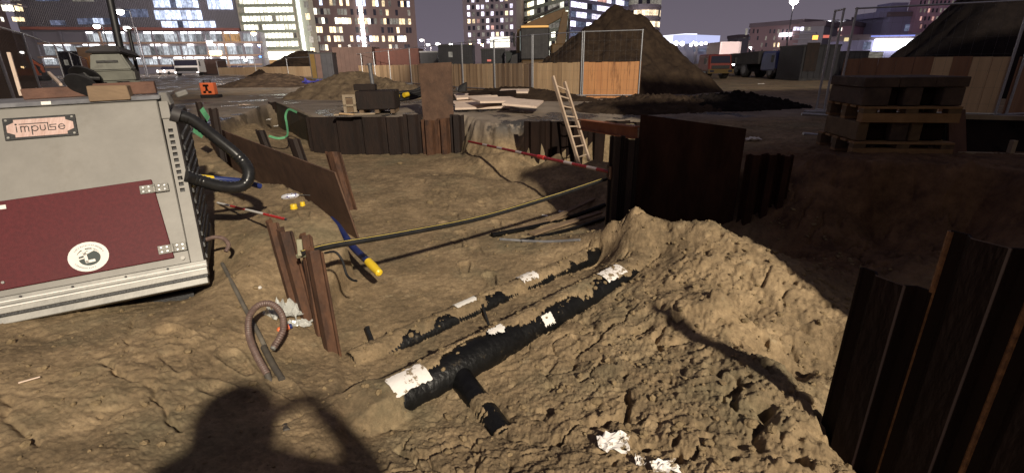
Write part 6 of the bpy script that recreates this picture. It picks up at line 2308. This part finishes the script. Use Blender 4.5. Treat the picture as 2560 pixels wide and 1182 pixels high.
# podium floors: glazed bays with lamps under each ceiling
p_ = Facade(62, 112, 660, 121)
t = thing('glazed_podium', (p_.A + p_.B) / 2, 'lit glass podium of three floors below the ribbed block', 'building')
_, zt = p_.uz(360, 80)
p_.put(t, 'body', 'facade_slate', 0, p_.L, 0, zt, -5.5, 0)
rn = random.Random(77)
for (y0, y1) in ((81, 105), (112, 138), (144, 162)):
    x = 112
    while x < 652:
        w_ = rn.choice((18, 24, 30, 14))
        if x + w_ > 656:
            break
        lit_ = rn.random()
        if not (y0 < 100 and x < 200):
            gl = 'shop_cool' if lit_ < .68 else 'shop_dim' if lit_ < .96 else 'shop_warm'
            if x > 540 and y0 < 120 and lit_ > .75:
                gl = 'shop_warm'
            n_ = max(2, w_ // 8)
            for k in range(n_):
                p_.px(t, 'window', gl, x + k * w_ / n_ + .5, x + (k + 1) * w_ / n_ - .5, y0 + 3.5, y1, .02, .12)
            if rn.random() < .72:
                p_.px(t, 'ceiling_lamp', 'strip_cool', x + 1, x + w_ * rn.uniform(.7, .97), y0 - .5, y0 + 2.6 + rn.random() * 1.5, .05, .45)
        x += w_ + 1.5
    p_.px(t, 'floor_slab', 'slab_warm', 100, 657, y1 + 1, y1 + 5.5, .02, .9)
for x in (100, 165, 228, 262, 330, 392, 455, 520, 566, 612, 657):
    p_.px(t, 'column', 'slab_warm' if x in (262, 566) else 'facade_slate', x - 2, x + 2, 80, 168, .14, .6)
p_.px(t, 'entrance_light', 'lamp_warm', 528, 556, 128, 141, .5, .9)
p_.px(t, 'entrance_light', 'lamp_white', 520, 534, 104, 110, .5, .9)

# lit building at the left edge
f = Facade(-60, 96, 60, 112)
t = tower('corner_block', 'warm lit brick corner block at the left picture edge', f, 34, 14, 'facade_brick')
for (a, b, c0, c1, g_) in ((4, 32, 14, 28, 'lit_white'), (36, 55, 12, 28, 'lit_warm'), (30, 60, 44, 54, 'lit_warm'), (2, 8, 44, 54, 'lit_white'), (4, 48, -8, 2, 'lit_dim'), (-40, -4, 14, 28, 'lit_warm'), (-40, -4, 44, 54, 'lit_dim')):
    n_ = max(1, (b - a) // 9)
    for k in range(n_):
        f.px(t, 'window', g_, a + k * (b - a) / n_ + .5, a + (k + 1) * (b - a) / n_ - .5, c0, c1, .02, .12)
f.px(t, 'cornice', 'facade_stone', -58, 60, 4, 8, .02, .5)

# canopy hall right of the heap
f = Facade(1640, 118, 1712, 108)
f2 = Facade(1712, 108, 1802, 116)
t = thing('canopy_hall', f.B, 'low hall with glowing white blue roof canopy', 'building')
for ff, (x0, x1), (ya, yb) in ((f, (1640, 1712), (88, 110)), (f2, (1712, 1800), (88, 109))):
    ff.px(t, 'canopy', 'canopy_glow' if ff is f2 else 'canopy_bright', x0 + .3, x1 - .3, ya, yb, -3, 0)
    ff.px(t, 'wall', 'facade_slate', x0 + 2, x1 - 2, yb + .5, 160, -3.4, -2.6)
for k, (x, y, r_) in enumerate(((1690, 109, .42), (1706, 110, .42), (1728, 113, .28), (1741, 111, .34), (1754, 110, .28), (1765, 109, .24), (1734, 107, .22))):
    q = MB()
    cc = f2.A + (P(x, y, d=112) - P(1712, 168, d=112))
    cc = P(x, y, d=105)
    q.tube([cc, cc + Vector((0, .2, 0))], r_, 14)
    q.build('ceiling_lamp', 'lamp_white', t, True)
f2.px(t, 'end_column', 'canopy_glow', 1792, 1800, 109.5, 133, -.3, 0)
f.px(t, 'red_sign', 'lamp_red_dim', 1686, 1700, 96, 103, .02, .2)
f2.px(t, 'counter', 'lit_blue_dim', 1734, 1768, 122, 130, .0, .2)
# pale corrugated wall
f = Facade(1798, 90, 1846, 90)
t = thing('corrugated_hall', f.A, 'pale corrugated hall right of the glowing canopy', 'building')
f.px(t, 'body', 'corrug_pale', 1798, 1846, 105, 166, -6, 0)
u1 = f.L
for k in range(24):
    _, zt = f.uz(1820, 106)
    f.put(t, 'rib', 'corrug_pale', u1 * k / 24, u1 * (k + .5) / 24, .1, zt, .005, .09)

# brown apartment rows on the right
f = Facade(1862, 165, 1990, 150)
t = tower('apartment_block', 'brown apartment block behind the trucks', f, f.uz(1925, 66)[1], 18, 'facade_brick2')
rn = random.Random(12)
for r in range(5):
    for k in range(11):
        g_ = rn.choices((None, 'glass_dark', 'lit_dim', 'lit_warm'), (.25, .5, .18, .07))[0]
        if g_:
            f.px(t, 'window', g_, 1872 + k * 10.4, 1875.5 + k * 10.4, 74 + r * 17, 84 + r * 17, .02, .12)
f.px(t, 'lit_sign', 'screen_white', 1951, 1981, 83, 92, .3, .6)
f.px(t, 'stair_window', 'lit_dim', 1864, 1869, 72, 88, .02, .14)
f = Facade(1984, 140, 2042, 136)
t = tower('balcony_block', 'grey balcony block with a lit top floor', f, f.uz(2012, 68)[1], 14, 'facade_slate')
for k in range(5):
    f.px(t, 'window', 'lit_lilac' if k < 3 else 'lit_dim', 1984 + k * 9, 1991 + k * 9, 68, 77, .02, .2)
for k in range(4):
    f.px(t, 'balcony', 'facade_stone_d', 1985, 2041, 84 + k * 12, 87 + k * 12, .0, 1.1)
f = Facade(2032, 156, 2112, 150)
t = tower('pink_block', 'rosy lit block with a white lit roof storey', f, f.uz(2072, 68)[1], 16, 'facade_pink')
for k in range(9):
    f.px(t, 'window', rn.choice(('lit_pink', 'lit_white', 'lit_dim')), 2036 + k * 8, 2040.5 + k * 8, 70, 78, .02, .12)
    f.px(t, 'window', rn.choice(('lit_pink', 'glass_dark', 'lit_dim')), 2036 + k * 8, 2040.5 + k * 8, 88, 96, .02, .12)
f.px(t, 'roof_window', 'screen_white', 2059, 2075, 53, 65, -.5, .1)
f.px(t, 'roof_window', 'screen_white', 2098, 2108, 55, 64, -.5, .1)
f.px(t, 'roof_storey', 'facade_slate', 2050, 2112, 50, 68, -8, -.55)
f = Facade(1836, 210, 1866, 210)
t = tower('distant_block', 'dim distant block between canopy and apartments', f, f.uz(1850, 95)[1], 10, 'facade_slate')
f.px(t, 'window', 'lit_dim', 1858, 1864, 92, 96, .02, .2)
# blue silhouettes and pink block beyond the right fence
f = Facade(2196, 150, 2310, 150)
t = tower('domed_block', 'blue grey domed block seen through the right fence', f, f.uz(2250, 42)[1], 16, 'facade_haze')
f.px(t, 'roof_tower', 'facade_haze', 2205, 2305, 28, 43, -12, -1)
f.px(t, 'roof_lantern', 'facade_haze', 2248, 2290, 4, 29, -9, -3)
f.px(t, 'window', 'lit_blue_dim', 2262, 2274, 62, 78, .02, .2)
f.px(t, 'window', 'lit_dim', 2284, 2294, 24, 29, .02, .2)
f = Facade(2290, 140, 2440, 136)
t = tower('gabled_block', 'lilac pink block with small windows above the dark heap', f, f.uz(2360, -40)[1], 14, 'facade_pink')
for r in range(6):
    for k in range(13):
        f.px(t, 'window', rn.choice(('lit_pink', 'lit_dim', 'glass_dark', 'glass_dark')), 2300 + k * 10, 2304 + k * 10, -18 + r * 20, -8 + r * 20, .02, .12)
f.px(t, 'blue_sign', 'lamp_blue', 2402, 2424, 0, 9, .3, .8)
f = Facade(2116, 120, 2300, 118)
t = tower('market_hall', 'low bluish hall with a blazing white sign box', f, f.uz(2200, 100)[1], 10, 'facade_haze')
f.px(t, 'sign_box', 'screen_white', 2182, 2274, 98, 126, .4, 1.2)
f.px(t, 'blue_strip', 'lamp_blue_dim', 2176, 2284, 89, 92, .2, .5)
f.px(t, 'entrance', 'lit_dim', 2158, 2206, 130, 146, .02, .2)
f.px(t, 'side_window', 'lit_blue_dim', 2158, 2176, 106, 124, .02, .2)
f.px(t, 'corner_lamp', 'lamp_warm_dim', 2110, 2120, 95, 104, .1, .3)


# ------------------------------------------------------------------ street lamps
def street_lamp(px, py, d, label, g='lamp_white', r=.28, arm=0.0, mast=.09, watts=0, aim=None):
    h = P(px, py, d=d)
    t = thing('street_lamp', Vector((h.x + arm, d, 0)), label, 'street lamp', 'street lamps around the site')
    q = MB()
    q.tube([Vector((h.x + arm, d, 0)), Vector((h.x + arm, d, h.z + .12))], mast, 8, rad=[mast, mast * .55])
    q.build('mast', 'galv_dark', t, True)
    q = MB()
    q.hexa([Vector((h.x, d, h.z)) + Vector(v) * (r / .28) for v in ((-.30, -.12, .1), (.30, -.12, .1), (.30, .12, .1), (-.30, .12, .1), (-.22, -.08, .22), (.22, -.08, .22), (.22, .08, .22), (-.22, .08, .22))])
    q.build('head', 'galv_dark', t)
    q = MB()
    c_ = Vector((h.x, d, h.z))
    q.tube([c_ + Vector((0, 0, z_ * r / .28)) for z_ in (-.20, -.16, -.08, .02, .095)], .2, 12, rad=[k_ * r / .28 for k_ in (.05, .15, .23, .25, .20)])
    q.build('lens', g, t, True)
    if watts:
        ld = bpy.data.lights.new('street_lamp_light', 'SPOT')
        ld.energy, ld.color, ld.shadow_soft_size = watts * .27, (1.0, .86, .82), .4
        ld.spot_size, ld.spot_blend = math.radians(150), .6
        lo = bpy.data.objects.new('street_lamp_light', ld)
        lo.location = (h.x, d, h.z - .25 * r / .28)
        lo.rotation_euler = (Vector(aim) - lo.location).to_track_quat('-Z', 'Y').to_euler()
        C.objects.link(lo)
    if abs(arm) > .01:
        q = MB()
        q.bar((h.x + arm, d, h.z + .1), (h.x, d, h.z + .14), .07)
        q.build('arm', 'galv_dark', t)
    return t


LIT = {(300, 30): 60000, (242, 66): 25000, (634, 84): 60000, (1054, 101): 90000, (1127, 111): 60000, (908, 96): 40000, (1204, 112): 80000, (1985, 4): 160000, (1876, 119): 30000}      # lamps that light the facades behind them
for a in ((300, 30, 75, 'tall lamp shining right of the black pole, upper head', 'lamp_white', .80, 1.4), (318, 72, 70, 'lamp head just below the upper one by the black pole', 'lamp_white', .66, 1.2), (242, 66, 62, 'lamp left of the black pole', 'lamp_white', .55, .7), (1985, 4, 70, 'tall floodlight mast at the top right sky', 'lamp_white', .85, 0.0),
          (634, 84, 88, 'warm lamp at the left of the bright office tower', 'lamp_warm', .7, .8), (1054, 101, 110, 'white lamp right of the brown tower', 'lamp_white', .55, .6), (1070, 112, 100, 'second white lamp above the cabins', 'lamp_white', .5, .5), (1094, 111, 98, 'third white lamp above the cabins', 'lamp_white', .55, .5), (1127, 111, 95, 'pinkish lamp above the black cabin', 'lamp_white', .5, .4),
          (1176, 111, 96, 'lamp above the fence right of the black cabin', 'lamp_warm', .36, .3), (1204, 112, 96, 'small lamp between the grid tower\'s foot windows', 'lamp_warm', .34, .3), (908, 96, 118, 'lamp at the foot of the light column', 'lamp_white', .9, .8), (882, 123, 70, 'low lamp above the tan container', 'lamp_warm', .30, .3), (929, 125, 70, 'low lamp above the seam of the two containers', 'lamp_warm', .26, .3),
          (614, 150, 80, 'white lamp at the end of the road', 'lamp_white', .45, .3), (744, 150, 85, 'white lamp beside the lit lobby', 'lamp_white', .45, .3), (648, 116, 90, 'blue white lamp beside the podium corner', 'lamp_blue', .32, .2), (651, 142, 86, 'lower blue lamp beside the podium corner', 'lamp_blue', .36, .2), (935, 166, 39, 'small low lamp on the hoarding behind the post', 'lamp_white', .12, .1), (1876, 119, 120, 'lamp before the brown apartment block', 'lamp_white', .45, 0.3), (55, 131, 58, 'lamp above the orange excavator', 'lamp_white', .34, .3), (57, 168, 56, 'low warm lamp under the orange excavator', 'lamp_warm', .28, .2)):
    street_lamp(a[0], a[1], a[2], a[3], a[4], a[5] * .72, a[6], watts=LIT.get(a[:2], 0), aim=(P(a[0], 168, d=a[2] + 55).x, a[2] + 55, 22))

# ------------------------------------------------------------------ the flood lamp and the photographer behind the camera
t = thing('flood_light_tower', (LAMP.x, LAMP.y - .4, -.3), 'tall flood light tower behind the photographer', 'light tower')
q = MB()
q.tube([(LAMP.x, LAMP.y - .45, -.3), (LAMP.x, LAMP.y - .45, LAMP.z + .3)], .07, 12)
q.build('mast', 'galv_dark', t, True)
zax = (LAMP_AIM - LAMP).normalized()
xax = zax.cross(Vector((0, 0, 1))).normalized()
lf = frame(LAMP, xax, zax.cross(xax) * -1, zax)
q = MB()
q.box(-.24, .24, -.18, .18, -.30, -.16, lf)
q.build('lamp_housing', 'dark_metal', t, bevel=.02)
q = MB()
q.box(-.20, .20, -.14, .14, -.158, -.150, lf)
q.build('lamp_lens', 'lamp_white', t)
q = MB()
q.bar((LAMP.x - .9, LAMP.y - .45, -.25), (LAMP.x + .9, LAMP.y - .45, -.25), .1)
q.bar((LAMP.x, LAMP.y - 1.4, -.25), (LAMP.x, LAMP.y + .4, -.25), .1)
q.build('foot_frame', 'galv_dark', t)


def person():
    o = Vector((-.30, -.20, -.68))
    J = {'pelvis': (-.02, -.04, .98, .165), 'belly': (-.01, -.02, 1.14, .21), 'chest': (0, .0, 1.36, .24), 'neckbase': (0, .02, 1.56, .10), 'neck': (0, .03, 1.63, .075), 'head': (0, .05, 1.74, .11), 'crown': (0, .04, 1.82, .085),
         'shl': (-.25, .0, 1.47, .12), 'ell': (-.46, .06, 1.20, .09), 'wrl': (.02, .14, 1.50, .045), 'hal': (.14, .10, 1.70, .045),
         'shr': (.25, .0, 1.47, .11), 'elr': (.62, .06, 1.36, .085), 'wrr': (.46, .08, 1.66, .06), 'har': (.36, .09, 1.76, .045),
         'hipl': (-.11, 0, .92, .125), 'knl': (-.14, .04, .50, .08), 'anl': (-.15, -.02, .10, .055), 'tol': (-.16, .14, .05, .045),
         'hipr': (.11, 0, .92, .125), 'knr': (.15, .03, .50, .08), 'anr': (.17, -.03, .10, .055), 'tor': (.19, .13, .05, .045)}
    E_ = [('pelvis', 'belly'), ('belly', 'chest'), ('chest', 'neckbase'), ('neckbase', 'neck'), ('neck', 'head'), ('head', 'crown'), ('neckbase', 'shl'), ('shl', 'ell'), ('ell', 'wrl'), ('wrl', 'hal'), ('neckbase', 'shr'), ('shr', 'elr'), ('elr', 'wrr'), ('wrr', 'har'),
          ('pelvis', 'hipl'), ('hipl', 'knl'), ('knl', 'anl'), ('anl', 'tol'), ('pelvis', 'hipr'), ('hipr', 'knr'), ('knr', 'anr'), ('anr', 'tor')]
    ks = list(J)
    t = thing('person', o, 'person in dark hooded work coat holding a phone up', 'person')
    me = bpy.data.meshes.new('body')
    me.from_pydata([tuple(o + Vector(J[k][:3])) for k in ks], [(ks.index(a), ks.index(b)) for a, b in E_], [])
    b = link('body', me, 'cloth_dark', t)
    sk = b.modifiers.new('skin', 'SKIN')
    for i, k in enumerate(ks):
        me.skin_vertices[0].data[i].radius = (J[k][3], J[k][3] * (.8 if k in ('chest', 'belly', 'pelvis') else 1))
    me.skin_vertices[0].data[0].use_root = True
    b.modifiers.new('sub', 'SUBSURF').render_levels = 2
    q = MB()
    hc = o + Vector((0, .03, 1.74))
    rings = [(-.20, .15), (-.12, .175), (-.04, .185), (.05, .18), (.12, .145), (.165, .09), (.19, .02)]
    q.tube([hc + Vector((0, -.02 * k / 6, z)) for k, (z, r) in enumerate(rings)], .1, 18, rad=[r for z, r in rings])
    q.build('hood', 'cloth_dark', t, True)
    face = MB()
    face.tube([hc + Vector((0, .10, -.10)), hc + Vector((0, .145, -.06)), hc + Vector((0, .155, 0)), hc + Vector((0, .14, .06))], .05, 12, rad=[.035, .055, .06, .04])
    fo = face.build('face', 'skin', t, True)
    q = MB()
    q.tube([hc + Vector((0, .205, .01)), hc + Vector((0, .235, -.025)), hc + Vector((0, .205, -.035))], .012, 8)
    q.build('nose', 'skin', fo, True)
    for sx, hnd in ((-1, 'hal'), (1, 'har')):
        h0 = o + Vector(J[hnd][:3])
        for j, (ln, dz) in enumerate(((.07, .03), (.08, .01), (.075, -.012), (.06, -.032))):
            q = MB()
            p0 = h0 + Vector((-.01 * sx, .02, dz))
            q.tube(smooth_path([p0, p0 + Vector((-.02 * sx, .035, .005)), p0 + Vector((-.045 * sx, ln * .55, .003)), p0 + Vector((-.06 * sx, ln * .4, 0))], 4), .0085, 8)
            q.build('finger', 'skin', t, True)
        q = MB()
        q.tube([h0 + Vector((0, -.01, .03)), h0 + Vector((-.02 * sx, .0, .055)), h0 + Vector((-.05 * sx, .01, .06))], .010, 8)
        q.build('thumb', 'skin', t, True)
    return t


person()
t = thing('phone', (0, -.09, 1.1), 'black phone held up by the person', 'phone')
q = MB()
q.box(-.085, .085, -.075, -.066, 1.04, 1.12)
q.build('phone_body', 'black_gloss', t, bevel=.006)
